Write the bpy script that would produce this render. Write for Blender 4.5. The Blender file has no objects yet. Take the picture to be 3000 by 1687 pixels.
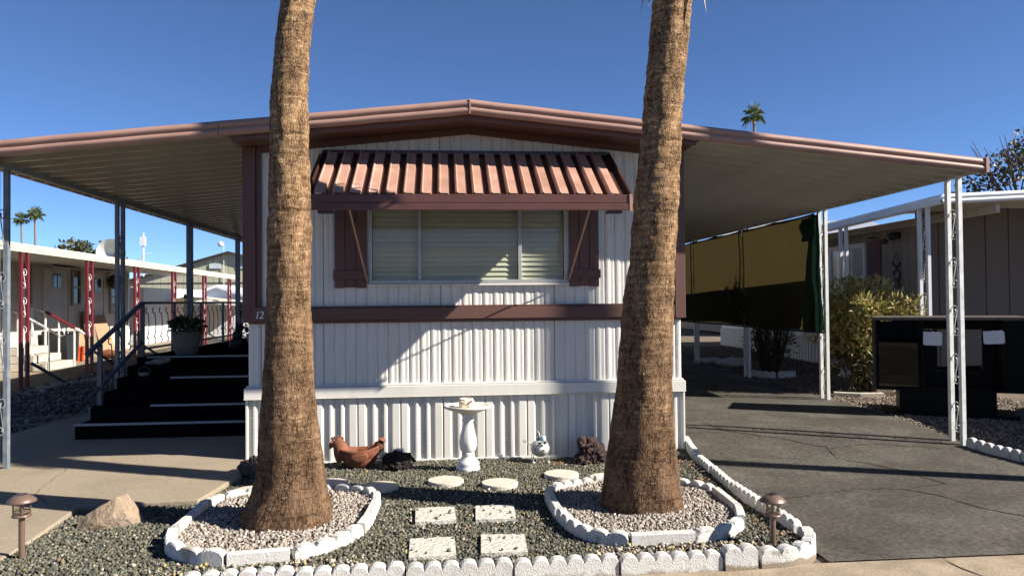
import bpy, bmesh, math, random
import numpy as np
from mathutils import Vector, Matrix, noise

random.seed(7)
rng = np.random.default_rng(11)
SC = bpy.context.scene
COL = SC.collection
R = math.radians

# ------------------------------------------------------------------ camera
cam_d = bpy.data.cameras.new('camera')
cam_d.sensor_fit = 'HORIZONTAL'; cam_d.sensor_width = 36.0
cam_d.lens = 26.70
cam_d.clip_start = 0.05; cam_d.clip_end = 3000
cam = bpy.data.objects.new('camera', cam_d); COL.objects.link(cam)
PITCH, ROLL, YAW = 0.0170, 0.0093, 0.0891
fw = Vector((math.sin(YAW) * math.cos(PITCH), math.cos(YAW) * math.cos(PITCH), math.sin(PITCH)))
rt = Vector((math.cos(YAW), -math.sin(YAW), 0)); up = rt.cross(fw)
r2 = math.cos(ROLL) * rt - math.sin(ROLL) * up
u2 = math.sin(ROLL) * rt + math.cos(ROLL) * up
cam.matrix_world = Matrix(((r2.x, u2.x, -fw.x, 0.0), (r2.y, u2.y, -fw.y, 0.0), (r2.z, u2.z, -fw.z, 1.437), (0, 0, 0, 1)))
SC.camera = cam

# ------------------------------------------------------------------ sky and sun
SUN = Vector((1.0, -0.374, 0.715)).normalized()
SUN_EL = math.asin(SUN.z); SUN_AZ = math.atan2(SUN.x, SUN.y)
world = bpy.data.worlds.new('World'); SC.world = world; world.use_nodes = True
wn = world.node_tree.nodes; bg = wn['Background']
sky = wn.new('ShaderNodeTexSky'); sky.sky_type = 'NISHITA'; sky.sun_disc = False
sky.sun_elevation = SUN_EL; sky.sun_rotation = SUN_AZ
sky.altitude = 3000; sky.air_density = 0.7; sky.dust_density = 0.0; sky.ozone_density = 6.5
world.node_tree.links.new(sky.outputs[0], bg.inputs[0]); bg.inputs[1].default_value = 0.074
sun_d = bpy.data.lights.new('sun', 'SUN'); sun_d.energy = 5.0; sun_d.angle = R(0.55); sun_d.color = (1.0, 0.93, 0.83)
sun_o = bpy.data.objects.new('sun', sun_d); COL.objects.link(sun_o)
sun_o.rotation_euler = SUN.to_track_quat('Z', 'Y').to_euler(); sun_o.location = (20, -8, 15)
SC.view_settings.view_transform = 'Standard'; SC.view_settings.look = 'None'
SC.view_settings.gamma = 1.0; SC.view_settings.exposure = 1.2
SC.view_settings.use_curve_mapping = False
SC.render.engine = 'CYCLES'
SC.cycles.max_bounces = 6; SC.cycles.transparent_max_bounces = 12; SC.cycles.diffuse_bounces = 3

# ------------------------------------------------------------------ materials
MATS = {}
def mat(name, col, rough=0.6, var=0.18, scale=6.0, bump=0.0, bscale=60.0, bdist=0.01, metal=0.0, spec=0.5,
        col2=None, c2scale=3.0, c2lo=0.5, c2hi=0.65, orand=0.0, stretch=(1, 1, 1), attr=None, trans=0.0, fine=0.0):
    if name in MATS: return MATS[name]
    m = bpy.data.materials.new(name); m.use_nodes = True
    nt = m.node_tree; N = nt.nodes; L = nt.links; b = N['Principled BSDF']
    b.inputs['Roughness'].default_value = rough; b.inputs['Metallic'].default_value = metal
    b.inputs['Specular IOR Level'].default_value = spec
    tc = N.new('ShaderNodeTexCoord'); mp = N.new('ShaderNodeMapping'); mp.inputs['Scale'].default_value = stretch
    L.new(tc.outputs['Object'], mp.inputs['Vector'])
    def nz(s, det=4.0, ro=0.6):
        n = N.new('ShaderNodeTexNoise'); n.inputs['Scale'].default_value = s; n.inputs['Detail'].default_value = det
        n.inputs['Roughness'].default_value = ro; L.new(mp.outputs['Vector'], n.inputs['Vector']); return n
    if attr:
        base = N.new('ShaderNodeVertexColor'); base.layer_name = attr; cur = base.outputs['Color']
    else:
        base = N.new('ShaderNodeRGB'); base.outputs[0].default_value = (*col, 1); cur = base.outputs[0]
    if col2:
        n = nz(c2scale, 6.0); rp = N.new('ShaderNodeMapRange'); rp.inputs['From Min'].default_value = c2lo; rp.inputs['From Max'].default_value = c2hi
        L.new(n.outputs['Fac'], rp.inputs['Value'])
        mx = N.new('ShaderNodeMix'); mx.data_type = 'RGBA'; L.new(rp.outputs[0], mx.inputs['Factor'])
        L.new(cur, mx.inputs[6]); mx.inputs[7].default_value = (*col2, 1); cur = mx.outputs[2]
    def mul(cur, src, lo, hi, a=0.3, bb=0.7):
        rp = N.new('ShaderNodeMapRange'); rp.inputs['From Min'].default_value = a; rp.inputs['From Max'].default_value = bb
        rp.inputs['To Min'].default_value = lo; rp.inputs['To Max'].default_value = hi
        L.new(src, rp.inputs['Value'])
        mx = N.new('ShaderNodeMix'); mx.data_type = 'RGBA'; mx.blend_type = 'MULTIPLY'; mx.inputs['Factor'].default_value = 1.0
        L.new(cur, mx.inputs[6]); L.new(rp.outputs[0], mx.inputs[7]); return mx.outputs[2]
    if var > 0: cur = mul(cur, nz(scale).outputs['Fac'], 1 - var, 1 + var * 0.6)
    if fine > 0: cur = mul(cur, nz(scale * 25, 2.0).outputs['Fac'], 1 - fine, 1 + fine)
    if orand > 0:
        oi = N.new('ShaderNodeObjectInfo'); cur = mul(cur, oi.outputs['Random'], 1 - orand, 1 + orand, 0, 1)
    L.new(cur, b.inputs['Base Color'])
    if bump > 0:
        bp = N.new('ShaderNodeBump'); bp.inputs['Strength'].default_value = bump; bp.inputs['Distance'].default_value = bdist
        L.new(nz(bscale, 5.0, 0.65).outputs['Fac'], bp.inputs['Height']); L.new(bp.outputs[0], b.inputs['Normal'])
    if trans > 0:
        tr = N.new('ShaderNodeBsdfTranslucent'); L.new(cur, tr.inputs['Color']); ms = N.new('ShaderNodeMixShader'); ms.inputs[0].default_value = trans
        L.new(b.outputs[0], ms.inputs[1]); L.new(tr.outputs[0], ms.inputs[2]); L.new(ms.outputs[0], N['Material Output'].inputs['Surface'])
    MATS[name] = m; return m

def glass_mat(name, tint=(0.9, 0.95, 0.93), rough=0.0, refl=1.0):
    m = bpy.data.materials.new(name); m.use_nodes = True; nt = m.node_tree; N = nt.nodes; L = nt.links
    N.remove(N['Principled BSDF'])
    t = N.new('ShaderNodeBsdfTransparent'); t.inputs[0].default_value = (*tint, 1)
    g = N.new('ShaderNodeBsdfGlossy'); g.inputs['Roughness'].default_value = rough; g.inputs['Color'].default_value = (refl, refl, refl, 1)
    f = N.new('ShaderNodeFresnel'); f.inputs[0].default_value = 1.5
    ge = N.new('ShaderNodeNewGeometry'); iv = N.new('ShaderNodeMath'); iv.operation = 'SUBTRACT'; iv.inputs[0].default_value = 1.0; L.new(ge.outputs['Backfacing'], iv.inputs[1]); fm = N.new('ShaderNodeMath'); fm.operation = 'MULTIPLY'; L.new(f.outputs[0], fm.inputs[0]); L.new(iv.outputs[0], fm.inputs[1])
    ms = N.new('ShaderNodeMixShader'); L.new(fm.outputs[0], ms.inputs[0]); L.new(t.outputs[0], ms.inputs[1]); L.new(g.outputs[0], ms.inputs[2])
    L.new(ms.outputs[0], N['Material Output'].inputs['Surface']); MATS[name] = m; return m

def bark_mat(name):
    m = bpy.data.materials.new(name); m.use_nodes = True; nt = m.node_tree; N = nt.nodes; L = nt.links; b = N['Principled BSDF']
    b.inputs['Roughness'].default_value = 0.95; b.inputs['Specular IOR Level'].default_value = 0.1
    uv = N.new('ShaderNodeUVMap'); uv.uv_map = 'UVMap'
    def mp(s):
        q = N.new('ShaderNodeMapping'); q.inputs['Scale'].default_value = s; L.new(uv.outputs[0], q.inputs[0]); return q.outputs[0]
    wob = N.new('ShaderNodeTexNoise'); wob.inputs['Scale'].default_value = 9; wob.inputs['Detail'].default_value = 3; L.new(mp((1, 1, 1)), wob.inputs['Vector'])
    def warped(s, amt):
        a = N.new('ShaderNodeVectorMath'); a.operation = 'MULTIPLY_ADD'; L.new(wob.outputs['Color'], a.inputs[0]); a.inputs[1].default_value = (amt, amt, 0)
        L.new(mp(s), a.inputs[2]); return a.outputs[0]
    def vor(vec, lo, hi):
        v = N.new('ShaderNodeTexVoronoi'); v.feature = 'DISTANCE_TO_EDGE'; v.inputs['Scale'].default_value = 1.0; v.inputs['Randomness'].default_value = 0.75
        L.new(vec, v.inputs['Vector']); r = N.new('ShaderNodeMapRange'); r.inputs['From Min'].default_value = lo; r.inputs['From Max'].default_value = hi
        L.new(v.outputs['Distance'], r.inputs['Value']); return r.outputs[0]
    c1 = vor(warped((50, 17, 1), 1.1), 0.0, 0.12)
    c2 = vor(warped((15, 70, 1), 1.6), 0.0, 0.18)
    nb = N.new('ShaderNodeTexNoise'); nb.inputs['Scale'].default_value = 1.0; nb.inputs['Detail'].default_value = 5; nb.inputs['Roughness'].default_value = 0.7
    L.new(warped((3, 34, 1), 1.5), nb.inputs['Vector'])        # leaf-scar rings
    nf = N.new('ShaderNodeTexNoise'); nf.inputs['Scale'].default_value = 1.0; nf.inputs['Detail'].default_value = 4; L.new(mp((220, 90, 1)), nf.inputs['Vector'])
    nl = N.new('ShaderNodeTexNoise'); nl.inputs['Scale'].default_value = 3.5; nl.inputs['Detail'].default_value = 4; L.new(mp((1.5, 1, 1)), nl.inputs['Vector'])
    sx = N.new('ShaderNodeSeparateXYZ'); L.new(uv.outputs[0], sx.inputs[0])
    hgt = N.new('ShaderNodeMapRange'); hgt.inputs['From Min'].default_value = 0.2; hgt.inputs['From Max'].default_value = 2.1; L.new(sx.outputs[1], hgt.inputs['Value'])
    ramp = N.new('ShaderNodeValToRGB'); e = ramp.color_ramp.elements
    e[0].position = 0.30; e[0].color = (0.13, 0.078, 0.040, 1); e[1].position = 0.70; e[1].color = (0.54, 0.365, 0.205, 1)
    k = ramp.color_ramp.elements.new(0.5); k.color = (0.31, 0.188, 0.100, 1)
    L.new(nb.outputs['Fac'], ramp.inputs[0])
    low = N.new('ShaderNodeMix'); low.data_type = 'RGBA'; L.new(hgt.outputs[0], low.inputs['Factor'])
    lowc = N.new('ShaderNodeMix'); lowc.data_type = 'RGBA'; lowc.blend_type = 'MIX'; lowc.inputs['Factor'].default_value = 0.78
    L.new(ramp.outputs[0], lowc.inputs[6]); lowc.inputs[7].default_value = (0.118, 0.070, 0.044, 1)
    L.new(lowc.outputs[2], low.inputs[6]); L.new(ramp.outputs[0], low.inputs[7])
    def mulc(cur, src, lo, hi, a, bb):
        r = N.new('ShaderNodeMapRange'); r.inputs['From Min'].default_value = a; r.inputs['From Max'].default_value = bb; r.inputs['To Min'].default_value = lo; r.inputs['To Max'].default_value = hi
        L.new(src, r.inputs['Value']); x = N.new('ShaderNodeMix'); x.data_type = 'RGBA'; x.blend_type = 'MULTIPLY'; x.inputs['Factor'].default_value = 1
        L.new(cur, x.inputs[6]); L.new(r.outputs[0], x.inputs[7]); return x.outputs[2]
    cur = mulc(low.outputs[2], nf.outputs['Fac'], 0.62, 1.4, 0.3, 0.7)
    cur = mulc(cur, nl.outputs['Fac'], 0.68, 1.3, 0.32, 0.68)
    mk = N.new('ShaderNodeTexNoise'); mk.inputs['Scale'].default_value = 5.0; mk.inputs['Detail'].default_value = 3; L.new(mp((2, 1, 1)), mk.inputs['Vector'])
    def soft(c, lo, hi):
        r = N.new('ShaderNodeMapRange'); r.inputs['From Min'].default_value = 0.38; r.inputs['From Max'].default_value = 0.62; r.inputs['To Min'].default_value = lo; r.inputs['To Max'].default_value = hi; L.new(mk.outputs['Fac'], r.inputs['Value'])
        q = N.new('ShaderNodeMix'); q.data_type = 'FLOAT'; L.new(r.outputs[0], q.inputs['Factor']); q.inputs[2].default_value = 1.0; L.new(c, q.inputs[3]); return q.outputs[0]
    c1 = soft(c1, 0.55, 1.0); c2 = soft(c2, 0.25, 0.95)
    cur = mulc(cur, c1, 0.20, 1.0, 0, 1); cur = mulc(cur, c2, 0.40, 1.0, 0, 1)
    pv = N.new('ShaderNodeTexVoronoi'); pv.inputs['Scale'].default_value = 1.0; L.new(warped((22, 11, 1), 0.5), pv.inputs['Vector'])
    pr = N.new('ShaderNodeMapRange'); pr.inputs['From Min'].default_value = 0.05; pr.inputs['From Max'].default_value = 0.15; L.new(pv.outputs['Distance'], pr.inputs['Value']); cur = mulc(cur, pr.outputs[0], 0.15, 1.0, 0, 1)
    L.new(cur, b.inputs['Base Color'])
    s = N.new('ShaderNodeMath'); s.operation = 'MULTIPLY_ADD'; L.new(c1, s.inputs[0]); s.inputs[1].default_value = 1.0
    s2 = N.new('ShaderNodeMath'); s2.operation = 'MULTIPLY_ADD'; L.new(c2, s2.inputs[0]); s2.inputs[1].default_value = 0.5
    s3 = N.new('ShaderNodeMath'); s3.operation = 'MULTIPLY'; L.new(nf.outputs['Fac'], s3.inputs[0]); s3.inputs[1].default_value = 0.9
    L.new(s3.outputs[0], s2.inputs[2]); L.new(s2.outputs[0], s.inputs[2])
    s4 = N.new('ShaderNodeMath'); s4.operation = 'MULTIPLY_ADD'; L.new(nb.outputs['Fac'], s4.inputs[0]); s4.inputs[1].default_value = 1.3; L.new(s.outputs[0], s4.inputs[2])
    bp = N.new('ShaderNodeBump'); bp.inputs['Strength'].default_value = 0.55; bp.inputs['Distance'].default_value = 0.010
    L.new(s4.outputs[0], bp.inputs['Height']); L.new(bp.outputs[0], b.inputs['Normal']); MATS[name] = m; return m

def dots_mat(name):
    """white vinyl with rows of small punched holes"""
    m = bpy.data.materials.new(name); m.use_nodes = True; nt = m.node_tree; N = nt.nodes; L = nt.links; b = N['Principled BSDF']
    b.inputs['Roughness'].default_value = 0.45
    tc = N.new('ShaderNodeTexCoord'); mp = N.new('ShaderNodeMapping'); mp.inputs['Scale'].default_value = (1 / 0.016, 1, 1 / 0.020)
    L.new(tc.outputs['Object'], mp.inputs[0]); sp = N.new('ShaderNodeSeparateXYZ'); L.new(mp.outputs[0], sp.inputs[0])
    def op(o, a, bb=None, c=None):
        q = N.new('ShaderNodeMath'); q.operation = o
        for i, s in enumerate((a, bb, c)):
            if s is None: continue
            if isinstance(s, (int, float)): q.inputs[i].default_value = s
            else: L.new(s, q.inputs[i])
        return q.outputs[0]
    row = op('FLOOR', sp.outputs[2]); sh = op('MULTIPLY', op('MODULO', row, 2.0), 0.5)
    fx = op('SUBTRACT', op('FRACT', op('ADD', sp.outputs[0], sh)), 0.5); fz = op('SUBTRACT', op('FRACT', sp.outputs[2]), 0.5)
    d = op('SQRT', op('ADD', op('MULTIPLY', fx, fx), op('MULTIPLY', op('MULTIPLY', fz, fz), 0.5)))
    h = op('LESS_THAN', d, 0.24)
    mx = N.new('ShaderNodeMix'); mx.data_type = 'RGBA'; L.new(h, mx.inputs['Factor']); mx.inputs[6].default_value = (0.70, 0.685, 0.63, 1); mx.inputs[7].default_value = (0.10, 0.11, 0.10, 1)
    L.new(mx.outputs[2], b.inputs['Base Color']); MATS[name] = m; return m

M_WHITE = mat('white_siding', (0.685, 0.662, 0.60), 0.55, 0.06, 2.0, 0.7, 40, 0.005, stretch=(3, 3, 0.35), spec=0.35, fine=0.06, col2=(0.60, 0.57, 0.50), c2scale=3.5, c2lo=0.52, c2hi=0.72)
M_SKIRT = mat('white_skirting', (0.67, 0.65, 0.59), 0.45, 0.06, 2.0, spec=0.4, stretch=(3, 3, 0.5), col2=(0.60, 0.575, 0.50), c2scale=3.0, c2lo=0.52, c2hi=0.75)
M_DOTS = dots_mat('perforated_vent')
M_BROWN = mat('brown_painted_wood', (0.128, 0.064, 0.050), 0.5, 0.18, 3.0, 0.35, 60, 0.004, stretch=(0.15, 1, 1), spec=0.4)
M_BROWNV = mat('brown_painted_post', (0.13, 0.064, 0.050), 0.5, 0.18, 3.0, 0.35, 60, 0.004, stretch=(1, 1, 0.12), spec=0.4)
M_FASCIA = mat('faded_brown_metal', (0.345, 0.205, 0.160), 0.5, 0.16, 5.0, 0.06, 14, 0.01, spec=0.5, col2=(0.29, 0.165, 0.130), c2scale=2.5)
M_SLAT = mat('awning_slat_metal', (0.40, 0.225, 0.165), 0.48, 0.18, 4.0, 0.04, 20, 0.01, col2=(0.46, 0.28, 0.215), c2scale=3, orand=0.07)
M_DKBR = mat('dark_brown_metal', (0.058, 0.026, 0.021), 0.38, 0.15, 4.0, spec=0.5)
M_ALU = mat('window_aluminium', (0.46, 0.46, 0.44), 0.4, 0.1, 8, metal=0.4)
M_BLIND = mat('cream_blind', (0.76, 0.69, 0.575), 0.55, 0.08, 4, orand=0.04, trans=0.0)
M_GLASS = glass_mat('window_glass', (0.90, 0.93, 0.90), 0.0, 0.7)
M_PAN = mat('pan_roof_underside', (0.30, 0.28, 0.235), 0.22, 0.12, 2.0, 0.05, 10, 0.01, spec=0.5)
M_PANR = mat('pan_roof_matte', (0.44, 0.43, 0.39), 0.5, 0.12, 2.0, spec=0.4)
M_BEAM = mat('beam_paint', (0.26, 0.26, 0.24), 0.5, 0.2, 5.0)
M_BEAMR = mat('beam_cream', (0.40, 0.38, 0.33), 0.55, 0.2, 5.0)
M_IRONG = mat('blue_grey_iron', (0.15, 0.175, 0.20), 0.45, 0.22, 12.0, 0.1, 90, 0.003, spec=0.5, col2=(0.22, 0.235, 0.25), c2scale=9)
M_IRONW = mat('white_iron', (0.72, 0.72, 0.69), 0.45, 0.10, 12.0, 0.1, 80, 0.003, col2=(0.60, 0.59, 0.56), c2scale=14)
M_IRONB = mat('black_iron', (0.035, 0.037, 0.040), 0.45, 0.2, 12.0)
M_RED = mat('red_iron', (0.125, 0.012, 0.018), 0.4, 0.2, 10.0)
M_CREAM = mat('cream_metal', (0.74, 0.67, 0.48), 0.45, 0.08, 3.0)
M_NWALL = mat('cream_siding_old', (0.56, 0.52, 0.44), 0.6, 0.12, 1.5, stretch=(1, 1, 0.3))
M_CONC = mat('concrete_slab', (0.275, 0.228, 0.165), 0.85, 0.16, 1.6, 0.25, 130, 0.004, spec=0.2, col2=(0.24, 0.20, 0.145), c2scale=0.8, fine=0.12)
M_CONCE = mat('rough_concrete', (0.30, 0.24, 0.17), 0.9, 0.3, 5.0, 0.6, 60, 0.01, spec=0.2, fine=0.2)
M_ASPH = mat('old_asphalt', (0.068, 0.060, 0.049), 0.92, 0.25, 1.2, 0.6, 150, 0.01, spec=0.25, col2=(0.100, 0.091, 0.075), c2scale=1.1, c2lo=0.46, c2hi=0.62, fine=0.42)
M_CRACK = mat('crack_dirt', (0.045, 0.040, 0.034), 1.0, 0.4, 30, spec=0.05)
M_DIRT = mat('tan_dirt', (0.17, 0.135, 0.10), 0.95, 0.3, 2.0, 0.6, 60, 0.02, spec=0.1, fine=0.3)
M_YARD = mat('dark_gravel_bed', (0.085, 0.085, 0.070), 0.95, 0.4, 60, 1.0, 70, 0.02, spec=0.1)
M_GRAVEL = mat('crushed_gravel', (0.2, 0.2, 0.17), 0.9, 0.15, 90, spec=0.2, attr='Col')
M_WPAINT = mat('white_painted_concrete', (0.61, 0.60, 0.56), 0.85, 0.14, 14, 1.0, 110, 0.010, spec=0.2, col2=(0.38, 0.35, 0.305), c2scale=16, c2lo=0.55, c2hi=0.66, orand=0.06, fine=0.08)
M_WPATCH = mat('chipped_white_concrete', (0.64, 0.63, 0.59), 0.85, 0.15, 14, 0.9, 90, 0.008, spec=0.2, col2=(0.40, 0.35, 0.29), c2scale=8, c2lo=0.50, c2hi=0.60)
M_STONE = mat('white_stepping_stone', (0.53, 0.49, 0.415), 0.85, 0.2, 12, 0.8, 70, 0.006, spec=0.2, col2=(0.47, 0.41, 0.335), c2scale=6, orand=0.06)
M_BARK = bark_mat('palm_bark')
M_FROND = mat('palm_frond', (0.10, 0.14, 0.035), 0.5, 0.35, 3.0, spec=0.4, col2=(0.22, 0.20, 0.07), c2scale=1.2, trans=0.25)
M_DEADF = mat('dead_frond', (0.42, 0.31, 0.17), 0.8, 0.3, 8)
M_BLACK = mat('black_carpet', (0.006, 0.006, 0.0065), 1.0, 0.2, 20, 0.5, 150, 0.006, spec=0.0)
M_NOSE = mat('grey_nosing', (0.30, 0.33, 0.35), 0.5, 0.1, 20)
M_TERRA = mat('terracotta', (0.215, 0.082, 0.045), 0.85, 0.35, 7, 0.6, 45, 0.008, spec=0.15, col2=(0.145, 0.068, 0.042), c2scale=6, stretch=(1, 1, 2))
M_LAVAB = mat('black_lava', (0.022, 0.019, 0.017), 0.9, 0.4, 14, 0.9, 30, 0.03, spec=0.25, col2=(0.10, 0.075, 0.06), c2scale=9, c2lo=0.58)
M_LAVAR = mat('red_lava', (0.075, 0.048, 0.045), 0.95, 0.4, 12, 1.0, 38, 0.03, spec=0.15, col2=(0.14, 0.095, 0.085), c2scale=10)
M_LAVAG = mat('grey_lava', (0.15, 0.125, 0.10), 0.95, 0.4, 12, 1.0, 45, 0.03, spec=0.15)
M_BOULD = mat('tan_granite', (0.30, 0.225, 0.155), 0.9, 0.3, 6, 0.8, 30, 0.02, spec=0.2, col2=(0.21, 0.165, 0.125), c2scale=5, fine=0.35)
M_BATH = mat('white_cast_stone', (0.66, 0.65, 0.61), 0.55, 0.08, 10, 0.1, 60, 0.003)
M_BATHT = mat('weathered_bowl', (0.62, 0.57, 0.47), 0.75, 0.15, 9, 0.3, 60, 0.004, col2=(0.70, 0.67, 0.60), c2scale=6)
M_OWL = mat('cream_ceramic', (0.66, 0.58, 0.42), 0.6, 0.2, 20, 0.3, 50, 0.004)
M_FISH = mat('speckled_metal', (0.42, 0.43, 0.41), 0.45, 0.25, 30, 0.2, 30, 0.004, col2=(0.10, 0.11, 0.11), c2scale=26, c2lo=0.56, c2hi=0.62)
M_PAPER = mat('grey_paper', (0.70, 0.70, 0.71), 0.8, 0.06, 4)
M_BRZ = mat('bronze_plastic', (0.19, 0.125, 0.095), 0.38, 0.12, 6, metal=0.35)
M_LENS = glass_mat('lamp_glass', (0.75, 0.75, 0.70), 0.05)
M_SOLAR = mat('solar_cell', (0.03, 0.025, 0.03), 0.2, 0.1, 6)
M_SHADE = mat('shade_cloth', (0.038, 0.029, 0.0115), 0.9, 0.14, 30, 0.2, 200, 0.003, spec=0.1, trans=0.5, stretch=(1, 1, 3))
M_SHADEG = mat('green_shade_cloth', (0.010, 0.034, 0.022), 0.85, 0.15, 10, spec=0.2, trans=0.2)
M_CAB = mat('black_laminate', (0.005, 0.005, 0.0055), 0.45, 0.2, 6, spec=0.12)
M_CABTOP = mat('dusty_black_top', (0.10, 0.085, 0.065), 0.6, 0.2, 12)
M_SMOKE = glass_mat('smoked_glass', (0.06, 0.06, 0.065), 0.0, 0.9)
M_OLEAF = mat('oleander_leaf', (0.22, 0.20, 0.05), 0.5, 0.3, 10, attr='Col', trans=0.3)
M_STEM = mat('bush_stem', (0.075, 0.05, 0.032), 0.9, 0.3, 20)
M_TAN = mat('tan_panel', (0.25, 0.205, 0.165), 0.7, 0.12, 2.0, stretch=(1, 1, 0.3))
M_WTRIM = mat('white_trim', (0.60, 0.62, 0.64), 0.5, 0.08, 4)
M_MAROON = mat('maroon_shutter', (0.14, 0.065, 0.07), 0.6, 0.15, 6)
M_GREENB = mat('sage_panel', (0.40, 0.40, 0.29), 0.7, 0.10, 1.0)
M_ROOFB = mat('dark_roof_edge', (0.06, 0.055, 0.05), 0.7, 0.2, 4)
M_SHED = mat('pale_blue_shed', (0.50, 0.58, 0.66), 0.6, 0.08, 2)
M_BIN = mat('black_plastic', (0.02, 0.022, 0.024), 0.45, 0.2, 5)
M_ORANGE = mat('orange_plastic', (0.80, 0.10, 0.02), 0.4, 0.1, 6)
M_CARD = mat('cardboard', (0.33, 0.215, 0.125), 0.85, 0.15, 4)
M_WICK = mat('grey_wicker', (0.20, 0.175, 0.14), 0.85, 0.3, 40, 0.6, 60, 0.006)
M_POT = mat('grey_ceramic', (0.16, 0.17, 0.165), 0.5, 0.1, 5)
M_PLANT = mat('house_plant_leaf', (0.04, 0.065, 0.028), 0.5, 0.3, 8, trans=0.15)
M_PETALR = mat('red_petal', (0.40, 0.02, 0.02), 0.6, 0.2, 8)
M_DKFIG = mat('dark_figure', (0.018, 0.017, 0.017), 0.6, 0.2, 10)
M_CATS = mat('grey_cast_figure', (0.20, 0.19, 0.175), 0.8, 0.2, 14, 0.3, 40, 0.005)
M_TREE = mat('tree_leaf', (0.05, 0.075, 0.025), 0.5, 0.35, 5, attr='Col', trans=0.2)
M_WOOD = mat('weathered_wood', (0.20, 0.155, 0.11), 0.9, 0.25, 8, 0.4, 40, 0.01, stretch=(1, 1, 0.1))
M_GREY = mat('grey_metal', (0.40, 0.42, 0.44), 0.4, 0.1, 6, metal=0.3)
M_SHING = mat('grey_shingle', (0.30, 0.29, 0.28), 0.85, 0.2, 8)
M_DARKW = mat('dark_window', (0.03, 0.032, 0.035), 0.08, 0.0, 5, spec=0.6)
M_DIGIT = mat('white_digit', (0.75, 0.75, 0.72), 0.5, 0.0, 5)
M_LITTER = mat('dry_leaf', (0.30, 0.16, 0.08), 0.8, 0.4, 30, orand=0.2)

# ------------------------------------------------------------------ mesh helpers
class MB:
    def __init__(s): s.v = []; s.f = []
    def add(s, vs, fs):
        o = len(s.v); s.v.extend([tuple(p) for p in vs]); s.f.extend([tuple(i + o for i in f) for f in fs]); return s
    def box(s, x0, x1, y0, y1, z0, z1):
        return s.add([(x0, y0, z0), (x1, y0, z0), (x1, y1, z0), (x0, y1, z0), (x0, y0, z1), (x1, y0, z1), (x1, y1, z1), (x0, y1, z1)],
                     [(0, 3, 2, 1), (4, 5, 6, 7), (0, 1, 5, 4), (1, 2, 6, 5), (2, 3, 7, 6), (3, 0, 4, 7)])
    def obox(s, c, hx, hy, hz, M=None):
        M = M or Matrix.Identity(3); c = Vector(c); vs = []
        for z in (-hz, hz):
            for x, y in ((-hx, -hy), (hx, -hy), (hx, hy), (-hx, hy)): vs.append(c + M @ Vector((x, y, z)))
        return s.add(vs, [(0, 3, 2, 1), (4, 5, 6, 7), (0, 1, 5, 4), (1, 2, 6, 5), (2, 3, 7, 6), (3, 0, 4, 7)])
    def beam(s, a, b, w, h, upv=(0, 0, 1)):
        a = Vector(a); b = Vector(b); d = (b - a); l = d.length; d.normalize(); u = Vector(upv)
        sd = d.cross(u).normalized(); u = sd.cross(d).normalized()
        return s.obox((a + b) / 2, w / 2, l / 2, h / 2, Matrix((sd, d, u)).transposed())
    def prism(s, poly, fn, a, b):
        """poly: list of 2-D points, fn(p, t) -> 3-D, closed ends"""
        n = len(poly); vs = [fn(p, a) for p in poly] + [fn(p, b) for p in poly]
        fs = [(i, (i + 1) % n, n + (i + 1) % n, n + i) for i in range(n)] + [tuple(reversed(range(n))), tuple(range(n, 2 * n))]
        return s.add(vs, fs)
    def grid(s, rows, closed=False):
        nr = len(rows); nc = len(rows[0]); vs = [p for r in rows for p in r]; fs = []
        for i in range(nr - 1):
            for j in range(nc if closed else nc - 1):
                k = (j + 1) % nc; fs.append((i * nc + j, i * nc + k, (i + 1) * nc + k, (i + 1) * nc + j))
        return s.add(vs, fs)
    def lathe(s, prof, n=24, c=(0, 0, 0), fn=None, cap=True):
        rows = []
        for r, z in prof:
            row = []
            for j in range(n):
                a = 2 * math.pi * j / n; rr = r * (fn(a, z) if fn else 1.0); row.append((c[0] + rr * math.cos(a), c[1] + rr * math.sin(a), c[2] + z))
            rows.append(row)
        o = len(s.v); s.grid(rows, True)
        if cap: s.f.append(tuple(o + j for j in reversed(range(n)))); s.f.append(tuple(o + (len(rows) - 1) * n + j for j in range(n)))
        return s
    def tube(s, pts, r, n=6, cap=True):
        pts = [Vector(p) for p in pts]; rows = []; rs = r if isinstance(r, (list, tuple)) else [r] * len(pts)
        ref = Vector((0.31, 0.17, 0.93)).normalized()
        for i, p in enumerate(pts):
            d = (pts[min(i + 1, len(pts) - 1)] - pts[max(i - 1, 0)]); d = d.normalized() if d.length > 1e-9 else Vector((0, 0, 1))
            if abs(d.dot(ref)) > 0.97: rf = Vector((0.9, 0.3, 0.1)).normalized()
            else: rf = ref
            a = d.cross(rf).normalized(); b = d.cross(a)
            rows.append([p + rs[i] * (math.cos(t) * a + math.sin(t) * b) for t in (2 * math.pi * j / n for j in range(n))])
        o = len(s.v); s.grid(rows, True)
        if cap: s.f.append(tuple(o + j for j in range(n))); s.f.append(tuple(o + (len(rows) - 1) * n + j for j in reversed(range(n))))
        return s
    def mesh(s, name, m, smooth=False, off=(0, 0, 0)):
        me = bpy.data.meshes.new(name); ox, oy, oz = off
        me.from_pydata([(x - ox, y - oy, z - oz) for x, y, z in s.v], [], s.f); me.materials.append(m)
        bm = bmesh.new(); bm.from_mesh(me); bmesh.ops.recalc_face_normals(bm, faces=bm.faces); bm.to_mesh(me); bm.free()
        if smooth: me.polygons.foreach_set('use_smooth', [True] * len(me.polygons))
        return me

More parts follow.
